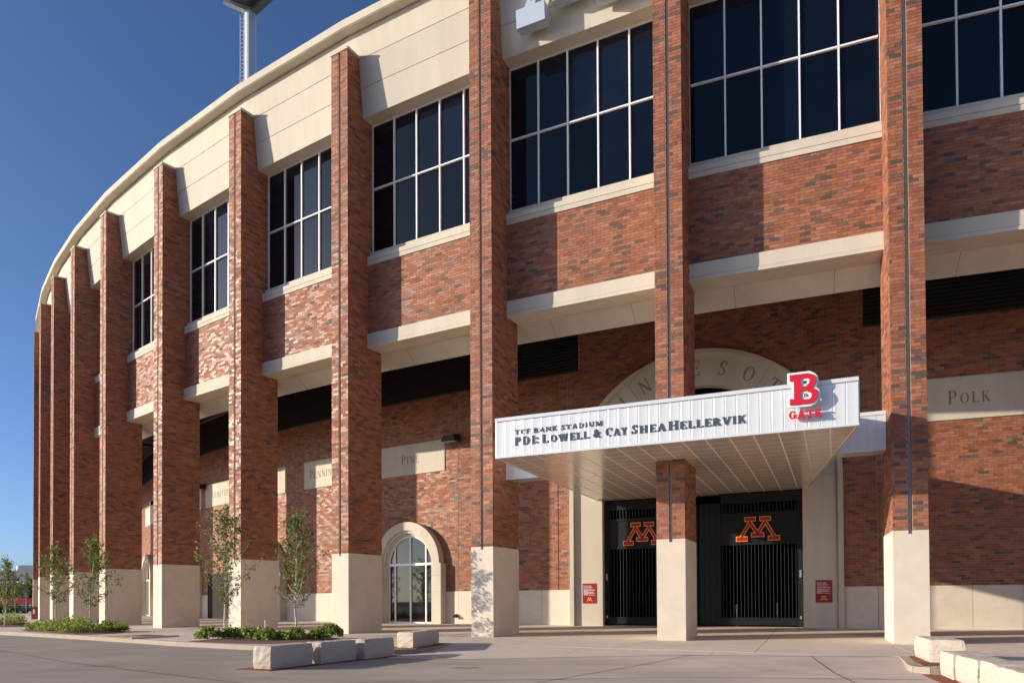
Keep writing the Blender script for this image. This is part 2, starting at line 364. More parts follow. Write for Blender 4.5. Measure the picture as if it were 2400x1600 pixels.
# ------------------------------------------------------------------ upper facade
ZB0, ZB1, ZS0, ZS1, ZW0, ZW1 = 11.985, 12.563, 15.48, 15.85, 16.08, 21.62
KEY = {}
def shared(key, fn):
    if key not in KEY: KEY[key] = fn()
    return KEY[key]
for k in range(-4, 13):
    W, L = bay_frame(k); a, b = H+.003, L-H-.003
    # brick spandrel
    sp = part('spandrel', MB().box(a, b, 1.211, 1.9, ZB1+.002, ZS0-.002), M['mortar'], st, W)
    lay(sp, W, [(0, 1.2115, 0, rows(a, b, ZB1+.004, ZS0-.004, ph=rnd.random()*.3))], 300 if -1 <= k <= 3 else 0)
    # window sill, two courses of stone
    for z0, z1, d in ((ZS0, 15.655, 1.155), (15.668, ZS1, 1.145)):
        part('sill_stone', MB().box(a, b, d, 1.75, z0, z1), M['precast'], st, W)
    part('sill_stone', MB().box(a, b, 1.30, 1.75, ZS1+.001, ZW0-.012), M['precast'], st, W)
    # stone band under the spandrel
    part('band_stone', MB().box(a, b, 1.126, 2.0, ZB0+.137, ZB1), M['precast'], st, W)
    part('band_stone', MB().box(a, b, 1.112, 2.03, ZB0, ZB0+.125), M['precast'], st, W)
    # sloping soffit behind the band
    q0, q1 = .004, L-.004
    part('soffit_beam', MB().hexa([(q0, 2.034, ZB0-.012), (q1, 2.034, ZB0-.012), (q1, 2.70, 11.465), (q0, 2.70, 11.465), (q0, 2.034, 14.3), (q1, 2.034, 14.3), (q1, 2.72, 14.3), (q0, 2.72, 14.3)]), M['precast'], st, W)
    for s in (L*.27, L*.73):
        part('soffit_joint', MB().hexa([(s-.012, 2.034, ZB0-.0135), (s+.012, 2.034, ZB0-.0135), (s+.012, 2.70, 11.4635), (s-.012, 2.70, 11.4635), (s-.012, 2.034, ZB0-.0125), (s+.012, 2.034, ZB0-.0125), (s+.012, 2.70, 11.4645), (s-.012, 2.70, 11.4645)]), M['joint'], st, W)
    # parapet panels, leaning outwards, three courses
    def dz(z): return .90-(z-21.61)*.1015
    for z0, z1 in ((21.61, 22.775), (22.80, 23.93), (23.955, 25.05)):
        x0, x1 = (a, b) if z0 < 23 else (.012, L-.012)
        part('parapet_panel', MB().hexa([(x0, dz(z0), z0), (x1, dz(z0), z0), (x1, 1.75, z0), (x0, 1.75, z0), (x0, dz(z1), z1), (x1, dz(z1), z1), (x1, 1.75, z1), (x0, 1.75, z1)]), M['precast'], st, W)
    part('joint_filler', MB().hexa([(a+.01, .94, 21.7), (b-.01, .94, 21.7), (b-.01, 1.7, 21.7), (a+.01, 1.7, 21.7), (a+.01, .62, 25.0), (b-.01, .62, 25.0), (b-.01, 1.7, 25.0), (a+.01, 1.7, 25.0)]), M['joint'], st, W)
    # cornice
    part('cornice', MB().box(.008, L-.008, .10, 1.6, 25.075, 25.40), M['precast'], st, W)
    part('cornice_drip', MB().box(.008, L-.008, .13, .50, 25.045, 25.0745), M['precast'], st, W)
    # window: frame, panes
    wa, wb = a+.05, b-.05; nc = 5; cw = (wb-wa)/nc; zm = (ZW0+ZW1)/2
    win = part('window', MB().box(a, wa, 1.46, 1.62, ZW0-.01, ZW1-.015).box(wb, b, 1.46, 1.62, ZW0-.01, ZW1-.015).box(wa, wb, 1.46, 1.62, ZW0-.01, ZW0+.05).box(wa, wb, 1.46, 1.62, ZW1-.05, ZW1-.015), M['alu'], st, W)
    for c in range(nc):
        for r in range(2):
            z0, z1 = (ZW0+.05, zm-.03) if r == 0 else (zm+.03, ZW1-.05)
            part('pane', MB().box(wa+c*cw+.02, wa+(c+1)*cw-.02, 1.535, 1.56, z0, z1), M['glass'], win, W @ Matrix.Rotation(rnd.uniform(-.0012, .0012), 4, 'Z'))
        if c: part('mullion', MB().box(wa+c*cw-.028, wa+c*cw+.028, 1.46, 1.60, ZW0+.051, ZW1-.051), M['alu'], win, W)
        part('transom', MB().box(wa+c*cw+.036, wa+(c+1)*cw-.036, 1.455, 1.60, zm-.027, zm+.027), M['alu'], win, W)
    # mass behind, so nothing shines through
    part('building_core', MB().box(-.1, L+.1, 1.66, 12, 14.31, 25.06).box(-.05, L+.05, 1.92, 2.02, 12.05, 14.3), M['room'], st, W)

# ------------------------------------------------------------------ ground floor wall
DW = 8.35
S0, ZA, RO, RI = -.55, 6.28, 5.70, 4.20              # gate arch in pier B frame
iB = fB.inverted()
def gate_xy(P): q = iB @ P; return q.x-S0, q.z
def gate_r(x, z): return math.hypot(x, z-ZA) if z > ZA else abs(x)
arch_bays = (3, 5, 7, 9, 11); door_bays = (6,); plaque_bays = (-1, 2, 3, 4, 5, 6, 7, 8, 9)
ZPL0, ZPL1 = 8.03, 9.62
for k in range(-4, 13):
    W, L = bay_frame(k, DW); wm = L/2
    def skip(s, z, a, b, k=k, W=W, wm=wm):
        if k in plaque_bays and abs(s-wm) < 2.32 and ZPL0-.03 < z < ZPL1+.03: return True
        if k in arch_bays and (abs(s-wm) < 2.2 and z < 3.25 or math.hypot(s-wm, z-3.25) < 2.0): return True
        if k in door_bays and abs(s-wm) < 1.86 and z < 3.26: return True
        if k in (0, 1):
            x, zz = gate_xy(W @ Vector((s, 0, z)))
            if gate_r(x, zz) < 5.62: return True
        if z > 11.93:
            if k >= 2 or k <= -1: return True
            if k == 1 and s < .06*L+.0: return True
        return False
    if k in (0, 1):
        g = MB(); n, mz = 26, 50
        for i in range(n):
            for j in range(mz):
                s0, s1 = L*i/n, L*(i+1)/n; z0, z1 = -.1+14.4*j/mz, -.1+14.4*(j+1)/mz
                x, zz = gate_xy(W @ Vector(((s0+s1)/2, 0, (z0+z1)/2)))
                if gate_r(x, zz) < 5.46: continue
                g.poly([(s0, .0115, z0), (s1, .0115, z0), (s1, .0115, z1), (s0, .0115, z1)])
        wall = part('wall', g, M['mortar'], st, W)
    else:
        wall = part('wall', MB().box(0, L, .0115, .5, -.1, 14.3), M['mortar'], st, W)
    lay(wall, W, [(0, .0115, 0, rows(.006, L-.006, 1.80, 13.9, skip=skip))], 300 if -1 <= k <= 4 else 0)
    for s_ in ((.17, L-.17) if k not in (0, 1) else ((L-.17,) if k == 1 and False else ())):
        part('movement_joint', MB().box(s_-.009, s_+.009, -.004, .02, 1.82, 11.88), M['joint'], wall, W)
    # stone base panels
    n = 4
    for i in range(n):
        s0, s1 = L*i/n+.006, L*(i+1)/n-.006
        if k in arch_bays and abs((s0+s1)/2-wm) < 1.5: continue
        if k in door_bays:
            if abs((s0+s1)/2-wm) < 1.5: continue
            if s1 < wm: s1 = wm-1.925
            else: s0 = wm+1.925
        if k in (0, 1):
            x0, _ = gate_xy(W @ Vector((s0, 0, 1))); x1, _ = gate_xy(W @ Vector((s1, 0, 1)))
            lo, hi = min(x0, x1), max(x0, x1)
            if lo > -5.5 and hi < 5.5: continue
            if hi < 0 and hi > -5.5: s1 -= (hi+5.5)
            if lo > 0 and lo < 5.5: s0 += (5.5-lo)
        part('base_panel', MB().box(s0, s1, -.03, .1, -.1, 1.795), M['plinth'], wall, W)
    # louvre
    sl = None
    if k == 1: sl = (0, .06*L)
    elif k == 0: sl = (L*.935, L)
    elif k >= 2 or k <= -1: sl = (0, L)
    if sl:
        lv = part('louvre', MB().box(sl[0], sl[1], -.005, .009, 11.93, 14.2), M['black'], st, W)
        part('louvre_frame', MB().box(sl[0], sl[1], -.09, -.006, 11.90, 11.96), M['louvre'], lv, W)
        for r in range(14):
            z = 11.99+r*.155
            part('slat', MB().hexa([(sl[0]+.01, -.09, z), (sl[1]-.01, -.09, z), (sl[1]-.01, -.007, z+.07), (sl[0]+.01, -.007, z+.07), (sl[0]+.01, -.09, z+.022), (sl[1]-.01, -.09, z+.022), (sl[1]-.01, -.007, z+.092), (sl[0]+.01, -.007, z+.092)]), M['louvre'], lv, W)
    # arched window
    if k in arch_bays:
        AW = W @ Matrix.Translation((wm, 0, 0)); zc, base = 3.25, .05
        aw = part('arch_window', MB().box(-1.55, 1.55, .05, .09, base, zc).ring_xz(0, zc, .001, 1.55, 0, math.pi, .05, .09, 24), M['dark'], st, AW)
        for x0, x1 in ((-1.46, -1.09), (-1.04, -.03), (.03, 1.04), (1.09, 1.46)):
            part('pane', MB().box(x0, x1, .0, .02, base+.17, zc-.06), M['archglass'], aw, AW)
            pts = [(x0, zc+.06), (x1, zc+.06)]
            for j in range(9):
                x = x1+(x0-x1)*j/8; pts.append((x, zc+max(.065, math.sqrt(max(0, 1.44**2-x*x)))))
            part('pane', MB().prism_xz(pts, 0, .02), M['archglass'], aw, AW)
        fm = MB().ring_xz(0, zc, 1.43, 1.52, 0, math.pi, -.06, .04, 28).box(-1.52, -1.46, -.06, .04, base, zc).box(1.46, 1.52, -.06, .04, base, zc)
        fm.box(-1.459, 1.459, -.07, .04, base, base+.17).box(-1.459, 1.459, -.065, .04, zc-.06, zc+.06)
        part('window_frame', fm, M['alu'], aw, AW)
        for x, zt in ((-1.065, zc+.95), (0, zc+1.44), (1.065, zc+.95)):
            part('mullion', MB().box(x-.032, x+.032, -.075, .04, base+.171, zc-.061).box(x-.032, x+.032, -.075, .04, zc+.061, zt), M['alu'], aw, AW)
        for a0, a1 in ((0, .982), (.982, 1.571), (1.571, 2.16), (2.16, math.pi)):
            part('voussoir', MB().ring_xz(0, zc+.003, 1.78, 2.22, a0, a1-.006, -.42, .01, 10).ring_xz(0, zc+.003, 1.64, 1.779, a0, a1-.006, -.30, .01, 10).ring_xz(0, zc+.003, 1.525, 1.639, a0, a1-.006, -.18, .01, 10), M['precast'], aw, AW)
        for sx in (-1, 1):
            for z0, z1 in ((-.1, 1.79), (1.797, 2.60), (2.607, 3.25)):
                v = MB()
                for x0, x1, d in ((1.78, 2.36, -.46), (1.64, 1.779, -.30), (1.525, 1.639, -.18)):
                    v.box(min(sx*x0, sx*x1), max(sx*x0, sx*x1), d, .01, z0, z1)
                part('jamb_stone', v, M['precast'], aw, AW)
    if k in door_bays:
        AW = W @ Matrix.Translation((wm, 0, 0))
        d_ = part('service_door', MB().box(-1.86, 1.86, -.02, .02, .12, 3.26), M['door'], st, AW)
        part('door_frame', MB().box(-1.92, -1.861, -.06, .0, 0, 3.32).box(1.861, 1.92, -.06, 0, 0, 3.32).box(-1.86, 1.86, -.06, 0, 3.261, 3.32), M['dark'], d_, AW)
        part('threshold', MB().box(-1.86, 1.86, -.12, .02, .0, .12), M['precast'], d_, AW)

# ------------------------------------------------------------------ lettering (own serif strokes)
def arc(cx, cy, rx, ry, a0, a1): return ('A', cx, cy, rx, ry, a0, a1)
def ln(x0, y0, x1, y1, k): return ('L', x0, y0, x1, y1, k)
def sf(x, y, w=1.0): return ('S', x, y, w)
G = {
 'I': (.36, [ln(.18,0,.18,1,1), sf(.18,0), sf(.18,1)]),
 'L': (.64, [ln(.16,0,.16,1,1), sf(.16,1), ln(.05,0,.60,0,2), ln(.57,0,.57,.24,0)]),
 'T': (.72, [ln(.36,0,.36,1,1), sf(.36,0), ln(.03,1,.69,1,3), ln(.06,1,.06,.76,0), ln(.66,1,.66,.76,0)]),
 'F': (.60, [ln(.16,0,.16,1,1), sf(.16,0), ln(.05,1,.57,1,3), ln(.55,1,.55,.77,0), ln(.16,.51,.42,.51,0), ln(.42,.40,.42,.62,0)]),
 'E': (.64, [ln(.16,0,.16,1,1), ln(.05,1,.58,1,3), ln(.56,1,.56,.77,0), ln(.16,.51,.42,.51,0), ln(.42,.40,.42,.62,0), ln(.05,0,.60,0,2), ln(.58,0,.58,.24,0)]),
 'C': (.74, [arc(.41,.5,.34,.48,55,308), ln(.64,.62,.64,.96,0)]),
 'G': (.78, [arc(.41,.5,.34,.48,55,322), ln(.64,.64,.64,.96,0), ln(.66,.05,.66,.42,1), sf(.66,.44)]),
 'O': (.84, [arc(.42,.5,.36,.48,0,360)]),
 'Q': (.84, [arc(.42,.5,.36,.48,0,360)]),
 'D': (.80, [ln(.16,0,.16,1,1), ln(.05,1,.40,1,3), ln(.05,0,.40,0,2), arc(.38,.5,.34,.47,-90,90)]),
 'P': (.66, [ln(.16,0,.16,1,1), sf(.16,0), ln(.05,1,.34,1,3), ln(.16,.46,.34,.46,0), arc(.34,.72,.26,.255,-90,90)]),
 'B': (.70, [ln(.17,0,.17,1,1), ln(.05,1,.36,1,3), ln(.17,.53,.38,.53,0), ln(.05,0,.38,0,2), arc(.35,.755,.23,.22,-90,90), arc(.37,.27,.27,.245,-90,90)]),
 'R': (.74, [ln(.16,0,.16,1,1), sf(.16,0), ln(.05,1,.34,1,3), ln(.16,.48,.34,.48,0), arc(.33,.73,.25,.245,-90,90), ln(.36,.48,.62,.0,1), sf(.66,0,.7)]),
 'A': (.80, [ln(.38,1,.13,0,0), ln(.38,1,.66,0,1), ln(.2,.32,.56,.32,0), sf(.13,0,.8), sf(.67,0,.9)]),
 'N': (.82, [ln(.14,0,.14,1,0), ln(.14,1,.67,0,1), ln(.67,0,.67,1,0), sf(.14,0,.8), sf(.12,1,.8), sf(.67,1,.8)]),
 'K': (.76, [ln(.16,0,.16,1,1), sf(.16,0), sf(.16,1), ln(.20,.42,.58,1,0), ln(.32,.58,.62,0,1), sf(.60,1,.75), sf(.65,0,.75)]),
 'S': (.58, [arc(.29,.735,.20,.245,35,262), arc(.29,.26,.22,.25,-152,92), ln(.48,.68,.48,.98,0), ln(.09,.02,.09,.32,0)]),
 'U': (.78, [ln(.17,.3,.17,1,1), ln(.62,.3,.62,1,0), arc(.395,.32,.225,.30,180,360), sf(.17,1), sf(.62,1,.8)]),
 'M': (.98, [ln(.15,0,.17,1,0), ln(.17,1,.48,.05,1), ln(.48,.05,.78,1,0), ln(.80,0,.80,1,1), sf(.15,0,.8), sf(.82,0), sf(.13,1,.6), sf(.83,1,.8)]),
 'W': (1.1, [ln(.12,1,.32,0,1), ln(.32,0,.54,.95,0), ln(.54,.95,.75,0,1), ln(.75,0,.96,1,0), sf(.12,1), sf(.54,1,.8), sf(.96,1,.8)]),
 'Y': (.76, [ln(.37,0,.37,.48,1), ln(.12,1,.37,.46,1), ln(.62,1,.37,.46,0), sf(.37,0), sf(.12,1), sf(.62,1,.8)]),
 'H': (.84, [ln(.17,0,.17,1,1), ln(.66,0,.66,1,1), ln(.17,.5,.66,.5,0), sf(.17,0), sf(.17,1), sf(.66,0), sf(.66,1)]),
 'V': (.78, [ln(.13,1,.40,0,1), ln(.40,0,.65,1,0), sf(.13,1), sf(.65,1,.8)]),
 '&': (.88, [arc(.36,.76,.17,.22,0,360), arc(.34,.27,.25,.25,0,360), ln(.24,.66,.70,.02,1), ln(.60,.40,.70,.62,0), sf(.72,0,.7), sf(.70,.6,.6)]),
 'b': (.87, [ln(.23,0,.23,1,1), ln(.0,1,.56,1,3), ln(.23,.51,.58,.51,2.5), ln(.0,0,.58,0,2), arc(.53,.745,.28,.235,-90,90), arc(.55,.265,.32,.245,-90,90), ln(.05,1,.05,.80,4), ln(.05,0,.05,.2,4)]),
 ':': (.26, [ln(.12,.06,.12,.24,1), ln(.12,.56,.12,.74,1)]),
 ' ': (.34, []),
}
def glyph_mesh(ch, h, T, t, sv, sw, depth, m, grow=0.0):
    key = (ch, round(h, 3), T, t, sv, depth, m.name, grow)
    def fn():
        mb = MB(); n = 0; e = .0004
        for s in G[ch][1]:
            n += 1; y0 = -depth-e*n
            if s[0] == 'L':
                _, x0, z0, x1, z1, k = s
                if k == 2: z0 = z1 = t/2 if t > sv else sv/2
                if k == 3: z0 = z1 = 1-(t/2 if t > sv else sv/2)
                th = (T if k == 1 else .10 if k == 4 else (max(t, sv) if k in (2, 3, 2.5) else t))+grow*2
                dx, dz = x1-x0, z1-z0; l = math.hypot(dx, dz); dx /= l; dz /= l
                if k == 0 or k == 1:
                    pass
                g = grow; x0 -= dx*g; z0 -= dz*g; x1 += dx*g; z1 += dz*g
                px, pz = -dz*th/2, dx*th/2
                P = [(x0-px, z0-pz), (x1-px, z1-pz), (x1+px, z1+pz), (x0+px, z0+pz)]
            elif s[0] == 'S':
                _, x, z, w = s; z0 = 0 if z < .5 else 1-sv
                if .1 < z < .9: z0 = z-sv/2
                P = [(x-sw*w-grow, z0-grow), (x+sw*w+grow, z0-grow), (x+sw*w+grow, z0+sv+grow), (x-sw*w-grow, z0+sv+grow)]
            else:
                _, cx, cz, rx, ry, a0, a1 = s; q = 20 if a1-a0 > 200 else 12
                for i in range(q):
                    u = []
                    for a in (rad(a0+(a1-a0)*i/q), rad(a0+(a1-a0)*(i+1)/q)):
                        th = t+(T-t)*abs(math.cos(a))**1.5+2*grow; hv = max(t, sv)+2*grow
                        rz_ = ry-(max(t, sv)/2 if abs(ry) > .2 else 0)*.0
                        ox, oz = rx-T/2+th/2, ry+.02+grow; ix, iz = rx-T/2-th/2, ry+.02-hv+grow
                        u.append(((cx+ix*math.cos(a), cz+iz*math.sin(a)), (cx+ox*math.cos(a), cz+oz*math.sin(a))))
                    P = [u[0][0], u[0][1], u[1][1], u[1][0]]
                    mb.prism_xz([(x*h, z*h) for x, z in P], y0, 0)
                continue
            mb.prism_xz([(x*h, z*h) for x, z in P], y0, 0)
        return mb.mesh('letter', m)
    return shared(key, fn)
BOLD = (.19, .085, .075, .15); FINE = (.14, .06, .05, .12)
def text(parent, W, s, h, m, style=FINE, depth=.004, width=None, center=False, small=.8, gap=.10):
    adv = []; x = 0
    for c in s:
        sc = small if c.islower() else 1.0
        w = G[c.upper()][0]*sc*h; adv.append((c, x, sc)); x += w+gap*h*(1 if c != ' ' else 0)
    k = (width/x) if width else 1.0
    off = -x*k/2 if center else 0
    for c, px, sc in adv:
        if c == ' ': continue
        o = part('letter', glyph_mesh(c.upper(), h*sc, *style, depth, m), None, parent, W @ Matrix.Translation((off+px*k, 0, 0)) @ Matrix.Diagonal((k, 1, 1, 1)))

# name plaques
NM = {-1: 'Polk', 3: 'Pine', 4: 'Pennington', 6: 'Olmsted'}
for k in plaque_bays:
    W, L = bay_frame(k, DW); PWm = W @ Matrix.Translation((L/2, 0, 0))
    pq = part('name_plaque', MB().box(-2.26, 2.26, -.03, .05, ZPL0+.05, ZPL1-.05), M['precast'], st, PWm)
    part('plaque_border', MB().box(-2.31, 2.31, -.045, .05, ZPL1-.048, ZPL1).box(-2.31, 2.31, -.045, .05, ZPL0, ZPL0+.048).box(-2.31, -2.262, -.045, .05, ZPL0+.0485, ZPL1-.0485).box(2.262, 2.31, -.045, .05, ZPL0+.0485, ZPL1-.0485), M['precast'], pq, PWm)
    if k in NM:
        text(pq, PWm @ Matrix.Translation((0, -.03, 8.62)), NM[k], .50, M['shaded_engraving'], FINE, .002, center=True, small=.8, gap=.12)

# ------------------------------------------------------------------ gate arch (pier B frame)
GF = fB @ Matrix.Translation((S0, 0, 0))
ga = part('gate_arch', MB().ring_xz(0, ZA, RO-.19, RO, 0, math.pi, 7.93, 8.5, 48).box(-RO, -RO+.19, 7.93, 8.5, -.05, ZA).box(RO-.19, RO, 7.93, 8.5, -.05, ZA), M['precast'], st, GF)
for a0, a1 in ((0, rad(57)), (rad(57), rad(123)), (rad(123), math.pi)):
    part('voussoir', MB().ring_xz(0, ZA, RI, RO-.192, a0+.0015, a1-.0015, 8.1, 8.62, 20), M['precast'], ga, GF)
for sx in (-1, 1):
    for z0, z1 in ((-.05, ZA-.003),):
        x0, x1 = sorted((sx*RI, sx*(RO-.192))); part('jamb_stone', MB().box(x0, x1, 8.1, 8.62, z0, z1), M['precast'], ga, GF)
for j, c in enumerate('MINNESOTA'):
    ang = rad((j-4)*13.2); r = 4.62
    me = glyph_mesh(c, .62, *FINE, .003, M['shaded_engraving']); w = G[c][0]*.62
    part('letter', me, None, ga, GF @ Matrix.Translation((r*math.sin(ang), 8.1, ZA+r*math.cos(ang))) @ Matrix.Rotation(ang, 4, 'Y') @ Matrix.Translation((-w/2, 0, 0)))
# passage behind the gates
rm = MB()
rm.poly([(-6.5, 8.60, .1), (6.5, 8.60, .1), (6.5, 24, .1), (-6.5, 24, .1)]); rm.poly([(-6.5, 8.60, 12.2), (-6.5, 24, 12.2), (6.5, 24, 12.2), (6.5, 8.60, 12.2)])
rm.poly([(-6.5, 24, .1), (6.5, 24, .1), (6.5, 24, 12.2), (-6.5, 24, 12.2)]); rm.poly([(-6.5, 8.60, .1), (-6.5, 24, .1), (-6.5, 24, 12.2), (-6.5, 8.60, 12.2)]); rm.poly([(6.5, 8.60, .1), (6.5, 8.60, 12.2), (6.5, 24, 12.2), (6.5, 24, .1)])
part('passage', rm, M['room'], st, GF)

# block M emblem outline (wide slab M with a low centre foot)
EM = [(-660,0),(-300,0),(-300,155),(-415,155),(-230,465),(-95,258),(-200,258),(-200,115),(200,115),(200,258),(95,258),(230,465),(415,155),(300,155),(300,0),(660,0),
      (660,155),(545,155),(285,590),(400,590),(400,730),(50,730),(50,590),(175,590),(0,335),(-175,590),(-50,590),(-50,730),(-400,730),(-400,590),(-285,590),(-545,155),(-660,155)]
def offset(poly, d):
    out = []; n = len(poly)
    for i in range(n):
        p0, p1, p2 = (Vector(poly[(i+k) % n]) for k in (-1, 0, 1))
        a = (p1-p0).normalized(); b = (p2-p1).normalized(); na = Vector((a.y, -a.x)); nb = Vector((b.y, -b.x))
        m = na+nb; m = m/max(.35, m.dot(na)); q = p1+m*d; out.append((q.x, q.y))
    return out
def emblem(parent, W, kx, ky, outline, inner, y0, th, grow=25, mo='gold', mi='maroon'):
    g = part(outline, MB().prism_xz([(x*kx, z*ky) for x, z in EM], y0, y0+th), M[mo], parent, W)
    part(inner, MB().prism_xz([(x*kx, z*ky) for x, z in offset(EM, -grow)], y0-th*.3, y0-.0005), M[mi], g, W)

# gates
def gate(sgn, label):
    g = empty('entrance_gate', GF @ Matrix.Translation((sgn*2.2, 8.42, .1)), label, 'gate', 'entrance gates in the arch')
    x = lambda v: v*sgn
    def bx(mb, a, b, y0, y1, z0, z1): a, b = sorted((x(a), x(b))); return mb.box(a, b, y0, y1, z0, z1)
    W = GF @ Matrix.Translation((0, 8.42, 0))
    fm = MB()
    bx(fm, .03, .93, .02, .10, .24, 5.42); bx(fm, 3.98, 4.22, .0, .16, .12, 5.75); bx(fm, .93, 3.98, .0, .12, .24, .55)
    bx(fm, .93, 3.98, .0, .12, 3.60, 3.70); bx(fm, .93, 3.98, .0, .12, 4.86, 4.96); bx(fm, .93, 3.98, .0, .12, 5.36, 5.75)
    part('gate_frame', fm, M['dark'], g, W)
    mb = MB(); bx(mb, .94, 3.97, .03, .07, 3.701, 4.859); sp = part('sign_panel', mb, M['dark'], g, W)
    for j in range(3):
        mb = MB(); bx(mb, .2+.25*j, .24+.25*j, .0, .019, .3, 5.3); part('rib', mb, M['dark'], g, W)
    for j in range(21):
        a = 1.0+j*.145; mb = MB(); bx(mb, a, a+.022, .04, .07, .551, 3.599); part('bar', mb, M['bar'], g, W)
        mb = MB(); bx(mb, a, a+.03, .04, .07, 4.961, 5.359); part('bar', mb, M['bar'], g, W)
    mb = MB(); bx(mb, 4.05, 4.12, -.05, -.001, 2.2, 2.5); part('hinge', mb, M['steel'], g, W)
    mb = MB(); bx(mb, 4.05, 4.12, -.05, -.001, .5, .62); part('hinge', mb, M['steel'], g, W)
    emblem(g, W @ Matrix.Translation((sgn*2.44, 0, 3.74)), .001326, .0014, 'emblem_outline', 'emblem_face', -.06, .05)
gate(-1, 'dark barred gate half hidden behind the middle brick pier, left half of the arch')
gate(1, 'dark barred gate right of the middle pier with its whole M emblem showing')
# steel posts and stair seen through the bars
for j, (sx, dy, hh) in enumerate(((1.3, 1.6, 1.0), (3.05, 1.3, 1.05))):
    o = part('queue_post', MB().tube([(0, 0, 0), (0, 0, hh)], [.035, .035], 10).tube([(0, 0, 0), (0, 0, .03)], [.15, .13], 12), M['steel'], None, GF @ Matrix.Translation((sx, 9.0+dy, .1)))
    tag(o, ('steel post standing behind the bars below the right emblem', 'steel post standing behind the bars near the right jamb of the gate')[j], 'post')

# ------------------------------------------------------------------ rules boards
def rules(x0, x1, label):
    W = fB @ Matrix.Translation((x0, 8.098, 1.17)); w, hh = x1-x0, .9
    b = part('rules_board', MB().box(0, w, -.02, 0, 0, hh), M['board'], None, W); tag(b, label, 'sign', 'rules boards beside the gates')
    T = W @ Matrix.Translation((.05, -.0203, 0))
    for s, z, ww in (('RULES AND', .76, .36), ('REGULATIONS', .69, .42)):
        text(b, T @ Matrix.Translation((0, 0, z)), s, .05, M['print'], (.24, .16, .12, .1), .001, width=ww)
    for z, ww in ((.645, .38), (.605, .56), (.58, .52), (.54, .2), (.515, .5), (.49, .46), (.455, .55), (.43, .45), (.405, .2), (.365, .54)):
        part('print_line', MB().box(0, ww*w/.66, -.001, 0, z, z+.014), M['print'], b, T)
    part('emblem', MB().prism_xz([(x*.0002, z*.00022) for x, z in EM], -.001, 0), M['gold'], b, T @ Matrix.Translation((w/2-.05, 0, .1)))
rules(-5.69, -5.04, 'dark red rules board on the sunlit cream jamb left of the gates')
rules(4.10, 4.72, 'dark red rules board on the shaded cream jamb right of the gates')

# ------------------------------------------------------------------ canopy (pier B frame: y negative is towards the viewer)
cn = empty('entrance_canopy', fB @ Matrix.Translation((.23, -2.6, 5.8)), 'white panelled canopy box carried around the middle pier over the gates', 'canopy')
CL, CR, CFR, ZC0, ZC1 = -5.0, 5.46, -2.62, 5.82, 6.985
plan = [(CL+.02, CFR+.02), (CR-.02, CFR+.02), (3.74-.02, 9.05), (CL+.02, 9.05)]
part('canopy_body', MB().prism_xy(plan, ZC0+.008, 7.0), M['soffit_seam'], cn, fB)
npan = 34; pw = (CR-CL)/npan
pm_ = MB(); hp = ZC1-ZC0-.07; xs_ = [.003, .02, pw*.35, pw*.65, pw-.02, pw-.003]; ys_ = [.006, 0, .0035, .0035, 0, .006]
for a_ in range(5):
    pm_.poly([(xs_[a_], ys_[a_], 0), (xs_[a_+1], ys_[a_+1], 0), (xs_[a_+1], ys_[a_+1], hp), (xs_[a_], ys_[a_], hp)])
pm_.box(.003, pw-.003, .0062, .018, 0, hp)
pan_me = pm_.mesh('fascia_panel', M['white'])
for j in range(npan):
    part('fascia_panel', pan_me, None, cn, fB @ Matrix.Translation((CL+j*pw, CFR-.001+rnd.uniform(-.002, .002), ZC0+.065)) @ Matrix.Rotation(rnd.uniform(-.02, .02), 4, 'Z'))
for j in range(6):
    a, b = CL+(CR-CL)*j/6, CL+(CR-CL)*(j+1)/6
    part('coping', MB().box(a+.002, b-.002, CFR-.04, CFR+.4, ZC1, 7.09), M['white'], cn, fB)
part('bottom_trim', MB().box(CL, CR, CFR-.025, CFR+.05, ZC0, ZC0+.06), M['white'], cn, fB)
part('side_fascia', MB().prism_xy([(CR, CFR+.05), (CR+.02, CFR+.05), (3.76, 9.05), (3.74, 9.05)], ZC0, 7.05), M['white'], cn, fB)
part('side_fascia', MB().prism_xy([(CL-.02, CFR+.05), (CL, CFR+.05), (CL, 9.05), (CL-.02, 9.05)], ZC0, 7.05), M['white'], cn, fB)
# soffit tiles
nc, nr_ = 16, 18; tw, td = (CR-CL-.1)/nc, 11.55/nr_
tile_me = MB().box(.021, tw-.021, .021, td-.021, 0, .008).mesh('soffit_tile', M['soffit'])
def xr(y): return CR-.05+(3.74-CR)*(y-CFR)/(9.05-CFR)
for r in range(nr_):
    for c in range(nc):
        x0 = CL+.05+c*tw; y0 = CFR+.06+r*td; x1, y1 = x0+tw, y0+td
        if x0+.05 > xr(y0): continue
        if abs(x0+tw/2) < PW/2+.0 and -.1 < y0+td/2 < PD: continue
        W = fB @ Matrix.Translation((x0, y0, ZC0+.004)) @ Matrix.Rotation(rnd.uniform(-.0012, .0012), 4, 'X') @ Matrix.Rotation(rnd.uniform(-.0012, .0012), 4, 'Y')
        if x1 < xr(y1): part('soffit_tile', tile_me, None, cn, W)
        else: part('soffit_tile', MB().prism_xy([(.021, .021), (max(.06, min(tw, xr(y0)-x0))-.021, .021), (max(.06, min(tw, xr(y1)-x0))-.021, td-.021), (.021, td-.021)], 0, .008), M['soffit'], cn, W)
# side wings of the canopy
for x0, x1 in ((-6.38, CL-.025), (5.0, 6.30)):
    part('wing_body', MB().box(x0, x1, 1.24, 2.0, ZC0+.01, 7.0), M['soffit'], cn, fB)
    n = 5
    for j in range(n):
        a, b = x0+(x1-x0)*j/n, x0+(x1-x0)*(j+1)/n
        part('fascia_panel', MB().box(a+.003, b-.003, 1.215, 1.238, ZC0, 6.90), M['white'], cn, fB)
    part('coping', MB().box(x0, x1, 1.19, 1.5, 6.905, 7.02), M['white'], cn, fB)
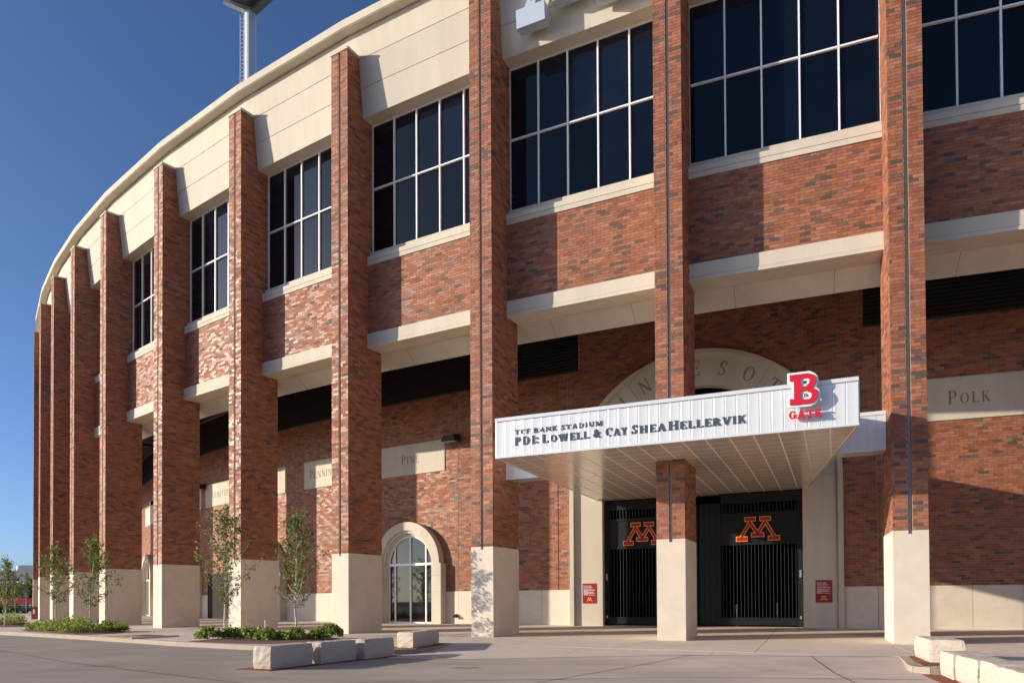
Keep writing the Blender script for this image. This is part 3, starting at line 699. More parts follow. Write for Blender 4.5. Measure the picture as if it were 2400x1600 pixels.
# lettering on the fascia
FW = fB @ Matrix.Translation((0, CFR-.004, 0))
text(cn, FW @ Matrix.Translation((-4.33, 0, 6.515)), 'TCF BANK STADIUM', .15, M['letter'], (.17, .085, .07, .13), .014, width=2.89, gap=.12)
for s, x0, x1 in (('PDI:', -4.33, -3.5), ('Lowell', -3.41, -1.84), ('&', -1.78, -1.48), ('Cay', -1.39, -.68), ('Shea', -.60, .45), ('Hellervik', .49, 2.68)):
    text(cn, FW @ Matrix.Translation((x0, 0, 6.175)), s, .26, M['letter'], BOLD, .02, width=x1-x0, small=.84, gap=.10)
# letter B and GATE stand off the fascia
gs = empty('gate_sign', fB @ Matrix.Translation((4.13, CFR-.2, 6.1)), 'red letter B outlined in white above red letters GATE', 'sign')
BW = fB @ Matrix.Translation((3.79, CFR-.16, 6.47))
SB = (.20, .145, .145, .16)
part('letter_border', glyph_mesh('b', .80, *SB, .05, M['border'], .08), None, gs, BW)
part('letter', glyph_mesh('b', .80, *SB, .04, M['red']), None, gs, BW @ Matrix.Translation((0, -.055, 0)))
text(gs, fB @ Matrix.Translation((3.74, CFR-.12, 6.115)), 'GATE', .21, M['red'], (.25, .15, .15, .17), .06, width=.84, gap=.06)
for x in (3.95, 4.3): part('standoff', MB().box(x-.02, x+.02, CFR-.16, CFR, 6.7, 6.74), M['steel'], gs, fB)

# ------------------------------------------------------------------ big letter on the parapet of bay B-C
W1, L1 = bay_frame(1)
W1t = W1 @ Matrix.Translation((3.45, .80, 22.0)) @ Matrix.Rotation(rad(5.8), 4, 'X')
bl = empty('letter_sign', W1t, 'big white block M with maroon face on the parapet, cut off by the frame', 'sign')
part('letter_body', MB().prism_xz([(x*.00308, z*.0041) for x, z in EM], -.62, -.18), M['bigletter'], bl, W1t)
for pts in ([(-470, 190), (-420, 190), (-200, 540), (-200, 640), (-350, 640), (-350, 620), (-240, 620)], [(470, 190), (240, 620), (350, 620), (350, 640), (200, 640), (200, 540), (420, 190)], [(-150, 500), (-20, 270), (20, 270), (150, 500), (110, 500), (0, 310), (-110, 500)]):
    part('letter_face', MB().prism_xz([(x*.00308, z*.0041) for x, z in pts], -.64, -.6205), M['maroon'], bl, W1t)
for x in (-1.4, 1.4): part('bracket', MB().box(x-.1, x+.1, -.18, .1, .2, .5), M['white'], bl, W1t)

# ------------------------------------------------------------------ wall lights
def wall_light(kf, label):
    k = math.floor(kf); W, L = bay_frame(k, DW); s = L*(1-(kf-k))
    o = empty('wall_light', W @ Matrix.Translation((s, 0, 9.55)), label, 'wall light', 'black wall lights')
    WW = W @ Matrix.Translation((s, 0, 9.55))
    part('housing', MB().hexa([(-.45, -.62, -.16), (.45, -.62, -.16), (.5, -.12, -.2), (-.5, -.12, -.2), (-.3, -.6, .1), (.3, -.6, .1), (.4, -.12, .2), (-.4, -.12, .2)]), M['black'], o, WW)
    part('bracket', MB().box(-.12, .12, -.12, .0, -.12, .12), M['black'], o, WW)
    part('lens', MB().box(-.36, .36, -.58, -.2, -.215, -.205), M['steel'], o, WW)
wall_light(3.03, 'black box light on the wall right of the plaque reading Pine')
wall_light(6.98, 'black box light on the wall left of the plaque reading Olmsted')
wall_light(9.05, 'black box light far left, above the narrow slit beside the blank plaque')

# ------------------------------------------------------------------ ground
def clip(poly, px, py, nx, ny):              # keep points with (p-p0).n >= 0
    out = []
    for i in range(len(poly)):
        a, b = poly[i], poly[(i+1) % len(poly)]
        da, db = (a[0]-px)*nx+(a[1]-py)*ny, (b[0]-px)*nx+(b[1]-py)*ny
        if da >= 0: out.append(a)
        if (da >= 0) != (db >= 0): u = da/(da-db); out.append((a[0]+(b[0]-a[0])*u, a[1]+(b[1]-a[1])*u))
    return out
FRONT = [(-150, 128), (-60, 61.3), (-33, 41.0), (-23.9, 34.15), (-20, 31.2), (-16.1, 28.25), (-13.5, 26.2), (-11.15, 24.3), (-7.9, 22.15), (-5.6, 20.85), (-4.2, 20.15), (-3.2, 19.85), (-2.7, 20.0), (-2.3, 20.5), (-2.05, 21.4), (-1.9, 22.8),
         (8.8, 16.62), (8.35, 15.6), (7.85, 14.5), (7.75, 14.15), (7.95, 13.92), (8.4, 13.85), (12, 13.4), (20, 12.4), (40, 10)]
base = FRONT+[(500, 8), (500, 900), (-900, 900), (-900, 640)]
struct('pavement_bed', MB().poly([(x, y, -.014) for x, y in base]), M['slab'])
struct('grass_ground', MB().poly([(-1500, -900, -.6), (1500, -900, -.6), (1500, 1600, -.6), (-1500, 1600, -.6)]), M['grass'])
pav = struct('pavement', MB().poly([(x, y, -.010) for x, y in [(-27, 36.7), (-16, 28.4), (-11, 24.4), (-5.6, 21.0), (-3.2, 20.1), (-1.9, 22.9), (8.8, 16.8), (20, 16), (24, 26), (12, 30), (4, 33), (-10, 40), (-24, 50)]]), M['jointdark'])
def polar(x, y): return math.atan2(x-CX, -(y-CY)), RR-math.hypot(x-CX, y-CY)
dstep = [-60]
cells_D = [(-9.2, -6.4), (-6.4, -3.2), (-3.2, 0), (0, 2.1), (2.1, 4.2), (4.2, 6.3), (6.3, 9.2)]
fpol = [polar(x, y) for x, y in FRONT[2:-1]]
fpoly = fpol+[(rad(14), 9.3), (rad(-70), 9.3)]
a = rad(-66)
while a < rad(2):
    a2 = a+PIT/2
    for d0, d1 in cells_D:
        c = [p for p in fpoly]
        for px, py, nx, ny in ((a, 0, 1, 0), (a2, 0, -1, 0), (0, d0, 0, 1), (0, d1, 0, -1)):
            c = clip(c, px, py, nx, ny)
            if len(c) < 3: break
        if len(c) < 3: continue
        g = .009
        cc = []
        for th, d in c:
            th = min(max(th, a+g/RR), a2-g/RR); d = min(max(d, d0+g), d1-g); cc.append((th, d))
        pts = []
        for th, d in cc:
            x, y = CX+math.sin(th)*(RR-d), CY-math.cos(th)*(RR-d); z = .019*max(0, d)
            if not pts or math.hypot(x-pts[-1][0], y-pts[-1][1]) > .01: pts.append((x, y, z))
        if len(pts) < 3: continue
        n = len(pts); mb = MB(); mb.v = pts+[(x, y, z-.009 if z < .01 else z-.012) for x, y, z in pts]
        ar = sum(pts[i][0]*pts[(i+1) % n][1]-pts[(i+1) % n][0]*pts[i][1] for i in range(n))
        if abs(ar) < .02: continue
        mb.f = [tuple(range(n)) if ar > 0 else tuple(range(n-1, -1, -1))]+[(i, (i+1) % n, n+(i+1) % n, n+i) for i in range(n)]
        part('paving_slab', mb, M['slab'], pav)
    a = a2
# road: one sheet, ramping up to the pavement in the driveway
xs = np.concatenate([np.linspace(-160, -30, 14), np.linspace(-26, 16, 85), np.linspace(20, 80, 8)]); ys = np.concatenate([np.linspace(-60, 4, 10), np.linspace(6, 32, 66), np.linspace(36, 130, 20)])
X, Y = np.meshgrid(xs, ys)
e = (X+1.9)*-.5+(Y-22.8)*-.865
f1 = np.clip(e/3.2, 0, 1); f2 = np.clip((-2.1-X)/1.2, 0, 1)
Zr = -.14*np.maximum(f1, f2*f2*(3-2*f2)) - .004 - .05*np.clip(-e/2, 0, 1)*(f2 < .01)
Zr -= .1*np.clip((Y-32)/10, 0, 1)
ny_, nx_ = X.shape; V = np.stack([X.ravel(), Y.ravel(), Zr.ravel()], 1)
I = np.arange(ny_*nx_).reshape(ny_, nx_); Q = np.stack([I[:-1, :-1], I[:-1, 1:], I[1:, 1:], I[1:, :-1]], -1).reshape(-1, 4)
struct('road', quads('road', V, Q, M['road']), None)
# concrete apron between the flush kerb line and the road
ap = struct('driveway_apron', MB().poly([(-1.75, 22.6, -.012), (-2.0, 19.2, -.165), (-2.2, 18.25, -.165), (4.2, 18.0, -.15), (8.3, 16.75, -.03), (8.7, 16.6, -.012)]), M['jointdark'])
APR = [(-1.86, 22.74), (-2.0, 21.6), (-2.25, 20.5), (-2.62, 19.85), (-3.1, 19.6), (-3.3, 18.2), (.5, 18.25), (4.2, 18.0), (7.0, 17.1), (8.75, 16.62)]
def zroad(x, y):
    e = (x+1.9)*-.5+(y-22.8)*-.865; f1 = min(1, max(0, e/3.2)); f2 = min(1, max(0, (-2.1-x)/1.2)); return -.14*max(f1, f2*f2*(3-2*f2))
for th_ in np.arange(-32, -14, 1.815):
    c0, c1 = rad(th_), rad(th_+1.815)
    pts = APR
    for ang, sg in ((c0, 1), (c1, -1)):
        pts = clip(pts, CX+math.sin(ang)*90, CY-math.cos(ang)*90, math.cos(ang)*sg, math.sin(ang)*sg)
        if len(pts) < 3: break
    if len(pts) < 3: continue
    # cut into short strips so the slab follows the ramp
    mb = MB(); cx_, cy_ = pos((c0+c1)/2, 0); dx, dy = math.sin((c0+c1)/2), -math.cos((c0+c1)/2)
    for k_ in range(16):
        q_ = clip(clip(pts, cx_+dx*.5*k_, cy_+dy*.5*k_, dx, dy), cx_+dx*.5*(k_+1), cy_+dy*.5*(k_+1), -dx, -dy)
        if len(q_) < 3: continue
        ctr = (sum(p[0] for p in q_)/len(q_), sum(p[1] for p in q_)/len(q_))
        mb.poly([(ctr[0]+(x-ctr[0])*(1-.006 if 1 else 1), ctr[1]+(y-ctr[1]), zroad(x, y)+.002) for x, y in q_])
    if mb.f: part('paving_slab', mb, M['slab'], ap)
# thin joints and pale scratches in the road
def on_road(x, y):
    e = (x+1.9)*-.5+(y-22.8)*-.865; f1 = min(1, max(0, e/3.2)); f2 = min(1, max(0, (-2.1-x)/1.2)); return -.14*max(f1, f2*f2*(3-2*f2))-.001
M['tar'] = mat('tar_joint', (.10, .085, .075), rough=.9); M['scratch'] = mat('pale_scratch', (.55, .52, .50), rough=.9)
def strip(pts, w, m, name):
    mb = MB()
    for (x0, y0), (x1, y1) in zip(pts[:-1], pts[1:]):
        n = max(1, int(math.hypot(x1-x0, y1-y0)/.4))
        for i in range(n):
            a_, b_ = (x0+(x1-x0)*i/n, y0+(y1-y0)*i/n), (x0+(x1-x0)*(i+1)/n, y0+(y1-y0)*(i+1)/n)
            dx, dy = b_[0]-a_[0], b_[1]-a_[1]; l = math.hypot(dx, dy); px, py = -dy/l*w/2, dx/l*w/2
            mb.poly([(a_[0]-px, a_[1]-py, on_road(*a_)+.003), (b_[0]-px, b_[1]-py, on_road(*b_)+.003), (b_[0]+px, b_[1]+py, on_road(*b_)+.003), (a_[0]+px, a_[1]+py, on_road(*a_)+.003)])
    return struct(name, mb, M[m])
strip([(-24, 30.5), (-11, 18.0), (-4.6, 12.9), (3.2, 13.75), (7.4, 13.1)], .035, 'tar', 'road_joint')
strip([(-3.4, 18.2), (.5, 18.3), (4.2, 18.0), (8.2, 16.6)], .02, 'tar', 'road_joint')
strip([(4.6, 18.2), (2.9, 16.4), (.6, 13.2), (-.6, 11)], .022, 'tar', 'road_joint'); strip([(7.0, 17.2), (6.3, 14.3), (5.6, 11.2), (5.0, 9)], .022, 'tar', 'road_joint')
for pts, w in (([(-8.6, 13.2), (-7.6, 12.7), (-6.7, 12.5)], .03), ([(-5.2, 14.6), (-4.3, 14.1), (-3.2, 13.9)], .02), ([(-14, 19.5), (-11.5, 17.6), (-10.1, 16.9)], .02), ([(-2.8, 12.9), (-.6, 12.6), (1.2, 12.5)], .012)):
    strip(pts, w, 'scratch', 'road_scratch')
M['stain'] = mat('rust_stain', (.16, .095, .06), rough=.95, var=.4, scale=12)
def blot(x, y, rx, ry, m, name, seed):
    r = random.Random(seed); n = 22; pts = []
    for i in range(n):
        a_ = 2*math.pi*i/n; k_ = r.uniform(.45, 1.0); pts.append((x+math.cos(a_)*rx*k_, y+math.sin(a_)*ry*k_))
    z = max(on_road(px, py) for px, py in pts)+.003
    struct(name, MB().poly([(px, py, z) for px, py in pts]), M[m])
blot(-1.0, 15.86, .42, .07, 'stain', 'rust_stain', 3); blot(-1.15, 15.9, .12, .035, 'tar', 'rust_stain', 4); blot(-.75, 15.8, .1, .03, 'tar', 'rust_stain', 5)
M['patch'] = mat('road_patch', (.20, .172, .155), rough=.9, var=.15, scale=6)
blot(-9.5, 16.8, .5, .12, 'patch', 'road_patch', 6); blot(-15.5, 22.0, .5, .2, 'patch', 'road_patch', 7); blot(2.4, 12.0, .35, .1, 'patch', 'road_patch', 8)
def crack(x, y, dx, dy, n, seed):
    r = random.Random(seed); p = [(x, y)]
    for i in range(n): x += dx*r.uniform(.6, 1.3)+r.uniform(-.12, .12); y += dy*r.uniform(.6, 1.3)+r.uniform(-.12, .12); p.append((x, y))
    strip(p, .009, 'tar', 'road_crack')
crack(-13.5, 22.5, .55, -.5, 11, 1); crack(-20, 26, .6, -.35, 10, 2); crack(.3, 15.5, .5, -.14, 9, 3); crack(4.8, 15.9, .3, -.35, 8, 4)
# kerb stones
kb = struct('kerb', MB().prism_xy([(x, y) for x, y in ((-33.2, 41.1), (-33.1, 41.2), (-33.0, 41.15))], -.3, -.02), M['kerb'])
def kerb_run(pts):
    P = [Vector(p) for p in pts]
    for p, q in zip(P[:-1], P[1:]):
        n = max(1, round((q-p).length/3.0))
        for i in range(n):
            a_, b_ = p+(q-p)*i/n, p+(q-p)*(i+1)/n; d = (b_-a_).normalized(); nn = Vector((-d.y, d.x))
            a_ = a_+d*.004; b_ = b_-d*.004
            part('kerb_stone', MB().prism_xy([tuple(a_-nn*.012), tuple(b_-nn*.012), tuple(b_+nn*.17), tuple(a_+nn*.17)], -.35, .004), M['kerb'], kb, Matrix.Identity(4))
kerb_run(FRONT[1:16]); kerb_run(FRONT[16:24])

# ------------------------------------------------------------------ stone seat blocks
def block(p0, p1, p2, hh, z, label, seed):
    """p0 front corner, p1 end of the long side, p2 end of the short side (plan)."""
    r = random.Random(seed); o0, u, v = Vector(p0), Vector(p1)-Vector(p0), Vector(p2)-Vector(p0)
    nu, nv, nw = 12, 5, 6; lu, lv = u.length, v.length; ud, vd = u.normalized(), v.normalized()
    mb = MB(); idx = {}
    def vert(i, j, k):
        key = (i, j, k)
        if key not in idx:
            fx, fy, fz = i/nu, j/nv, k/nw
            P = o0+u*fx+v*fy; zz = z+hh*fz
            rr = random.Random(hash((seed, i, j, k)) & 0xffffff)
            split = .011 if k not in (nw,) else .004      # split rough sides, flatter top
            ex = (-1 if i == 0 else 1 if i == nu else 0); ey = (-1 if j == 0 else 1 if j == nv else 0); ez = (1 if k == nw else -1 if k == 0 else 0)
            cnt = abs(ex)+abs(ey)+abs(ez); inset = .006*(cnt-1)
            bulge = .022*math.sin(math.pi*min(1, fz*1.1))-.01
            P = P+ud*(ex*(bulge-inset)+(rr.uniform(-split, split) if ex else 0))+vd*(ey*(bulge*.4-inset)+(rr.uniform(-split, split)*.25 if ey else 0))
            zz += ez*(-inset) + (rr.uniform(-.006, .006) if k == nw else 0)
            idx[key] = len(mb.v); mb.v.append((P.x, P.y, zz))
        return idx[key]
    flip = u.x*v.y-u.y*v.x < 0
    def q(*c):
        f = tuple(vert(*x) for x in c); mb.f.append(f[::-1] if flip else f)
    for i in range(nu):
        for j in range(nv): q((i, j, nw), (i+1, j, nw), (i+1, j+1, nw), (i, j+1, nw))
        for k in range(nw): q((i, 0, k), (i+1, 0, k), (i+1, 0, k+1), (i, 0, k+1)); q((i+1, nv, k), (i, nv, k), (i, nv, k+1), (i+1, nv, k+1))
    for j in range(nv):
        for k in range(nw): q((nu, j, k), (nu, j+1, k), (nu, j+1, k+1), (nu, j, k+1)); q((0, j+1, k), (0, j, k), (0, j, k+1), (0, j+1, k+1))
    c = o0+u/2+v/2; mb.v = [(x-c.x, y-c.y, zz-z) for x, y, zz in mb.v]
    return tag(part('stone_block', mb, M['stone'], None, FR(c.x, c.y, z)), label, 'stone block', 'stone seat blocks')
ZR = -.14
block((-5.16, 15.61), (-4.58, 16.80), (-5.61, 15.81), .51, ZR, 'nearest stone block on the left, at the road end of the left row of three', 1)
block((-4.43, 16.94), (-3.86, 18.12), (-4.87, 17.14), .51, ZR, 'middle stone block of the left row of three at the road edge', 2)
block((-3.68, 18.21), (-3.13, 19.35), (-4.12, 18.41), .51, ZR, 'far stone block of the left row of three, next to the kerb', 3)
block((-2.74, 20.20), (-2.24, 22.35), (-3.24, 20.51), .45, 0.0, 'single stone block on the pavement before the arched window', 4)
block((8.46, 14.86), (8.98, 14.50), (9.05, 16.45), .48, 0.0, 'stone block standing alone behind the right row, beside the right pier', 5)
for j, (p0, p1, p2) in enumerate((((7.75, 12.87), (8.09, 13.84), (8.33, 12.70)), ((7.41, 11.67), (7.76, 12.82), (7.89, 11.53)), ((7.15, 10.84), (7.42, 11.62), (7.83, 10.64)), ((6.72, 9.55), (7.10, 10.79), (7.40, 9.35)))):
    block(p0, p1, p2, (.47, .465, .475, .46)[j], ZR,
          ('farthest stone block of the right front row, touching the kerb corner', 'second stone block from the kerb corner in the right front row', 'third stone block from the kerb corner in the right front row', 'nearest stone block of the right front row, cut off by the frame')[j], 20+j)
# mulch under the blocks
def mulch(pts, z, name, m='redmulch', h=.02):
    o = part(name, MB().prism_xy(pts, z-.02, z+h), M[m], None, Matrix.Identity(4)); o['kind'] = 'stuff'; return o
mulch([(-5.95, 15.75), (-5.1, 15.40), (-4.3, 17.0), (-2.95, 19.4), (-3.3, 19.7), (-4.0, 19.95)], ZR+.002, 'red_mulch', h=.012)
mulch([(-3.6, 20.35), (-2.62, 19.98), (-2.2, 21.3), (-2.0, 22.55), (-2.6, 22.7), (-3.2, 21.2)], .004, 'red_mulch', h=.014)
mulch([(8.0, 14.25), (8.75, 14.3), (9.6, 14.7), (9.6, 16.6), (8.95, 16.5), (8.35, 15.2)], .004, 'red_mulch', h=.012)
mulch([(7.85, 14.1), (6.3, 9.3), (7.6, 9.2), (8.9, 13.3)], ZR+.002, 'red_mulch', h=.012)

# ------------------------------------------------------------------ planting beds
def leaves(n, pts, size, spread, upbias=.2):
    """n quads scattered about pts (k,3); returns verts, quads, tint"""
    P = pts[nr.integers(0, len(pts), n)]+nr.normal(0, 1, (n, 3))*spread
    a = nr.normal(0, 1, (n, 3)); a /= np.linalg.norm(a, axis=1, keepdims=True)
    b = nr.normal(0, 1, (n, 3)); b -= (b*a).sum(1, keepdims=True)*a; b /= np.linalg.norm(b, axis=1, keepdims=True)
    s = size*nr.uniform(.6, 1.25, (n, 1)); a = a*s; b = b*s*.62
    V = np.stack([P-a*.5, P+b*.5, P+a*.6, P-b*.5], 1).reshape(-1, 3)
    return V, np.arange(n*4).reshape(n, 4), nr.random(n)
def bed(pts, z=.0):
    c = np.array(pts).mean(0); mb = MB(); n = len(pts)
    ring = [(x, y, .006) for x, y in pts]; mid = [(c[0]+(x-c[0])*.72, c[1]+(y-c[1])*.72, .06) for x, y in pts]
    mb.v = ring+mid+[(c[0], c[1], .09)]
    for i in range(n): j = (i+1) % n; mb.f += [(i, j, n+j, n+i), (n+i, n+j, 2*n)]
    k = 900; poly = np.array(pts); w = nr.dirichlet(np.ones(n)*.6, k); q = w @ poly
    for x, y in q:
        s = nr.uniform(.03, .08); an = nr.uniform(0, 3.14); dx, dy = math.cos(an)*s, math.sin(an)*s; zz = .06+nr.uniform(0, .05)
        mb.poly([(x-dx, y-dy, zz-.02), (x+dy*.4, y-dx*.4, zz+.01), (x+dx, y+dy, zz+.02), (x-dy*.4, y+dx*.4, zz)])
    mb.t = list(nr.random(len(mb.f)))
    o = part('mulch_bed', mb, M['mulch'], None, Matrix.Identity(4)); o['kind'] = 'stuff'
bed([(-10.9, 24.5), (-10.3, 24.05), (-8.65, 23.05), (-6.9, 22.6), (-5.9, 22.9), (-5.7, 24.6), (-6.3, 26.3), (-7.6, 27.6), (-9.3, 26.9), (-10.7, 25.6)])
bed([(-24.2, 35.9), (-22.6, 34.0), (-20.3, 32.1), (-18.1, 30.25), (-17.2, 30.1), (-16.8, 31.5), (-17.6, 33.4), (-19.8, 35.6), (-22.5, 37.2)])
bed([(-33, 47.2), (-31.5, 43.2), (-28.5, 40.3), (-27.1, 40.4), (-27.2, 42.0), (-29.2, 44.5), (-32, 48)])
def shrub(x, y, r, h, label, group='low shrubs in the mulch beds'):
    k = 40; a = nr.uniform(0, 6.28, k); rr = np.sqrt(nr.random(k))*r; zz = h*(1-(rr/r)**2*.7)*nr.uniform(.35, 1.05, k)
    pts = np.stack([rr*np.cos(a), rr*np.sin(a), zz], 1)
    V, Q, t = leaves(900, pts, .10, r*.12); V[:, 2] = np.maximum(V[:, 2], .02)
    s = tag(part('shrub', quads('shrub', V, Q, M['shrub'], t), None, None, FR(x, y, .04)), label, 'shrub', group)
    mb = MB()
    for p in pts[:14]: mb.tube([(0, 0, 0), (p[0]*.5, p[1]*.5, p[2]*.6), tuple(p)], [.008, .006, .003], 4, False)
    part('stem', mb, M['bark'], s)
for j, (x, y, r, h, lb) in enumerate((
  (-10.45, 25.1, .50, .58, 'leafy green shrub at the left end of the middle mulch bed, apart from the rest'), (-9.75, 25.4, .45, .50, 'green shrub at the foot of the taller young tree in the middle bed'),
  (-8.95, 25.2, .55, .62, 'green shrub right of the taller young tree in the middle bed'), (-8.05, 24.1, .48, .56, 'bright green shrub between the two young trees of the middle bed'),
  (-7.2, 24.2, .55, .50, 'green shrub at the foot of the right young tree, behind the stone row'), (-6.55, 24.7, .45, .45, 'low green shrub right of the right young tree, behind the stone row'), (-6.45, 25.9, .50, .70, 'taller shrub at the right end of the middle bed before the pier'),
  (-22.3, 34.9, .75, .62, 'green shrub at the left end of the far left bed before the piers'), (-21.1, 33.9, .8, .66, 'green shrub under the left young tree of the far left bed'), (-20.0, 33.0, .85, .75, 'tall bright shrub in the middle of the far left bed'),
  (-18.7, 31.6, .8, .72, 'bright green shrub in the front right of the far left bed'), (-18.2, 33.0, .65, .55, 'green shrub right of the right young tree in the far left bed'), (-17.6, 32.6, .5, .45, 'small shrub at the right end of the far left bed'),
  (-29.2, 42.6, 1.0, .95, 'round green shrub in the bed at the left picture edge'), (-30.6, 43.9, .7, .6, 'low shrub cut off by the left picture edge'))):
    shrub(x, y, r*(.82 if j < 7 else .9), h*(.78 if j < 7 else .78), lb)

# ------------------------------------------------------------------ young trees
def tree(x, y, h, seed, label, nl=1500, nb=22, w=1.1, low=.24, lean=0.0, group='young birch trees in the beds', leaf='leaf', ls=.10, trunk=.045):
    r = random.Random(seed); root = empty('young_tree', FR(x, y, 0), label, 'tree', group)
    pts = [(0, 0, -.05)]; rs = [trunk]
    cx_, cy_ = 0, 0
    for i in range(1, 9):
        cx_ += r.uniform(-.05, .05)+lean*.05; cy_ += r.uniform(-.04, .04); pts.append((cx_, cy_, h*.96*i/8)); rs.append(trunk*(1-.86*i/8))
    part('trunk', MB().tube(pts, rs, 9), M['bark'], root)
    br = MB(); L = []
    for b in range(nb):
        f = low+(1-low)*(b+.5)/nb*.93; k = f*8; i = int(min(k, 7)); u = k-i
        p = [pts[i][c]+(pts[min(i+1, 8)][c]-pts[i][c])*u for c in range(3)]
        a = b*2.4+r.uniform(-.5, .5); ln_ = w*(1.12-f)**.75*r.uniform(.65, 1.25)*(.55 if f < low+.06 else 1)
        q = [p]; d = Vector((math.cos(a), math.sin(a), .15+r.uniform(0, .5))).normalized()
        for s in range(1, 5):
            d = (d+Vector((r.uniform(-.18, .18), r.uniform(-.18, .18), .16))).normalized(); q.append([q[-1][c]+d[c]*ln_/4 for c in range(3)])
        br.tube(q, [trunk*.33*(1-f*.5), trunk*.25, trunk*.18, trunk*.12, .003], 5, False)
        for s in range(1, 5):
            for m_ in range(4):
                t = r.random(); L.append([q[s-1][c]+(q[s][c]-q[s-1][c])*t for c in range(3)])
    for m_ in range(12): L.append([pts[7][0], pts[7][1], h*(.80+.2*m_/11)])
    part('branches', br, M['bark'], root)
    V, Q, t = leaves(nl, np.array(L), ls, .08)
    part('crown', quads('crown', V, Q, M[leaf], t), None, root)
    return root
tree(-10.71, 27.3, 4.95, 1, 'tall slender young birch before the fifth pier in the middle bed', nl=2600, nb=32, w=2.1)
tree(-7.85, 26.4, 4.75, 2, 'young birch with a crooked white trunk behind the row of stone blocks', nl=2300, nb=28, w=1.75)
tree(-22.2, 35.6, 4.25, 3, 'young birch on the left of the far left bed, straight thin trunk', nl=2000, nb=24, w=1.7, low=.3)
tree(-19.5, 33.8, 4.4, 4, 'young birch forking low in the right of the far left bed', nl=2400, nb=26, w=2.0, lean=.6)
tree(-28.4, 40.9, 3.95, 5, 'young birch at the left picture edge', nl=1900, nb=24, w=1.5)

# ------------------------------------------------------------------ things on the pavement
pl = part('rusty_plate', MB().prism_xy([(-15.8, 27.95), (-13.75, 26.35), (-12.9, 28.1), (-14.9, 29.6)], .006, .03), M['rust'], None, Matrix.Identity(4))
tag(pl, 'flat tan board lying on the pavement by the kerb, left of the middle bed', 'board')
part('inner_sheet', MB().prism_xy([(-14.6, 28.2), (-13.9, 27.7), (-13.5, 28.3), (-14.3, 28.9)], .0305, .04), M['mulch'], pl)
tag(part('plank', MB().prism_xy([(-13.75, 26.33), (-13.68, 26.25), (-12.78, 28.05), (-12.86, 28.12)], .006, .06), M['bark'], None, Matrix.Identity(4)), 'narrow dark plank along the right edge of the tan board', 'plank')
kx, ky_ = -38.5, 59.2
tb = empty('litter_bin', FR(kx, ky_), 'small red litter bin with a white panel between the leftmost piers', 'bin')
part('bin_body', MB().box(-.28, .28, -.25, .25, 0, .9), M['board'], tb); part('bin_lid', MB().box(-.3, .3, -.27, .27, .905, 1.0), M['black'], tb); part('bin_panel', MB().box(-.16, .02, -.262, -.251, .45, .8), M['print'], tb)
def post(name, x, y, label, cat, hh, r=.05, m='white', z=0):
    return tag(part(name, MB().tube([(0, 0, 0), (0, 0, hh)], [r, r], 10).tube([(0, 0, hh), (0, 0, hh+.04)], [r*1.3, r*1.3], 10), M[m], None, FR(x, y, z)), label, cat)
post('marker_post', -8.6, 25.5, 'short white marker post among the shrubs of the middle bed', 'post', .62, .035)
post('marker_post', -19.0, 33.2, 'short white marker post beside the right trunk in the far left bed', 'post', .5, .04)
sp = part('wall_valve', MB().tube([(0, .0, 0), (0, -.12, 0)], [.09, .09], 12).tube([(0, -.12, 0), (.1, -.2, -.06)], [.06, .055], 10).tube([(0, -.12, 0), (-.1, -.2, -.06)], [.06, .055], 10), M['black'], None, bay_frame(3, DW)[0] @ Matrix.Translation((bay_frame(3, DW)[1]*.985, -.031, .56)))
tag(sp, 'dark twin pipe outlet low on the cream wall base right of the arched window', 'valve')

# ------------------------------------------------------------------ floodlight mast inside the stadium
mx, my = -25.05, 70.0
fm = empty('floodlight_mast', FR(mx, my), 'white floodlight mast rising behind the parapet, head cut off above', 'mast')
part('pole', MB().tube([(0, 0, 10), (0, 0, 58.2)], [.58, .55], 24), M['white'], fm)
ld = MB()
for sx in (-.95, -.60): ld.box(sx-.03, sx+.03, -.25, -.19, 20, 58)
ladder = part('ladder', ld, M['alu'], fm)
rg = MB()
for j in range(95): rg.box(-.919, -.631, -.24, -.20, 20+j*.4, 20.05+j*.4)
part('rung', rg, M['alu'], ladder)
def beam(p, q, w, h_, m, nm):
    p, q = Vector(p), Vector(q); d = (q-p); l = d.length; rot = d.to_track_quat('X', 'Z').to_matrix().to_4x4()
    part(nm, MB().box(0, l, -w/2, w/2, -h_/2, h_/2), m, fm, WM[fm.name] @ Matrix.Translation(p) @ rot)
beam((-2.2, -1.0, 58.9), (.4, .2, 58.5), .5, .7, M['white'], 'arm')
beam((.2, 0, 58.4), (3.4, -2.4, 58.6), .45, .6, M['mastgrey'], 'arm')
beam((-1.4, -2.5, 59.1), (2.2, -4.6, 59.2), .3, .4, M['alu'], 'arm')
part('platform', MB().prism_xy([(-1.6, -.9), (.2, .0), (2.6, -1.9), (.5, -3.6)], 58.75, 58.95), M['mastgrey'], fm)
for j in range(6):
    part('lamp', MB().tube([(-2.6+.6*j, -1.6-.5*j, 59.3), (-2.6+.6*j, -1.8-.5*j, 59.2)], [.28, .3], 12), M['steel'], fm)

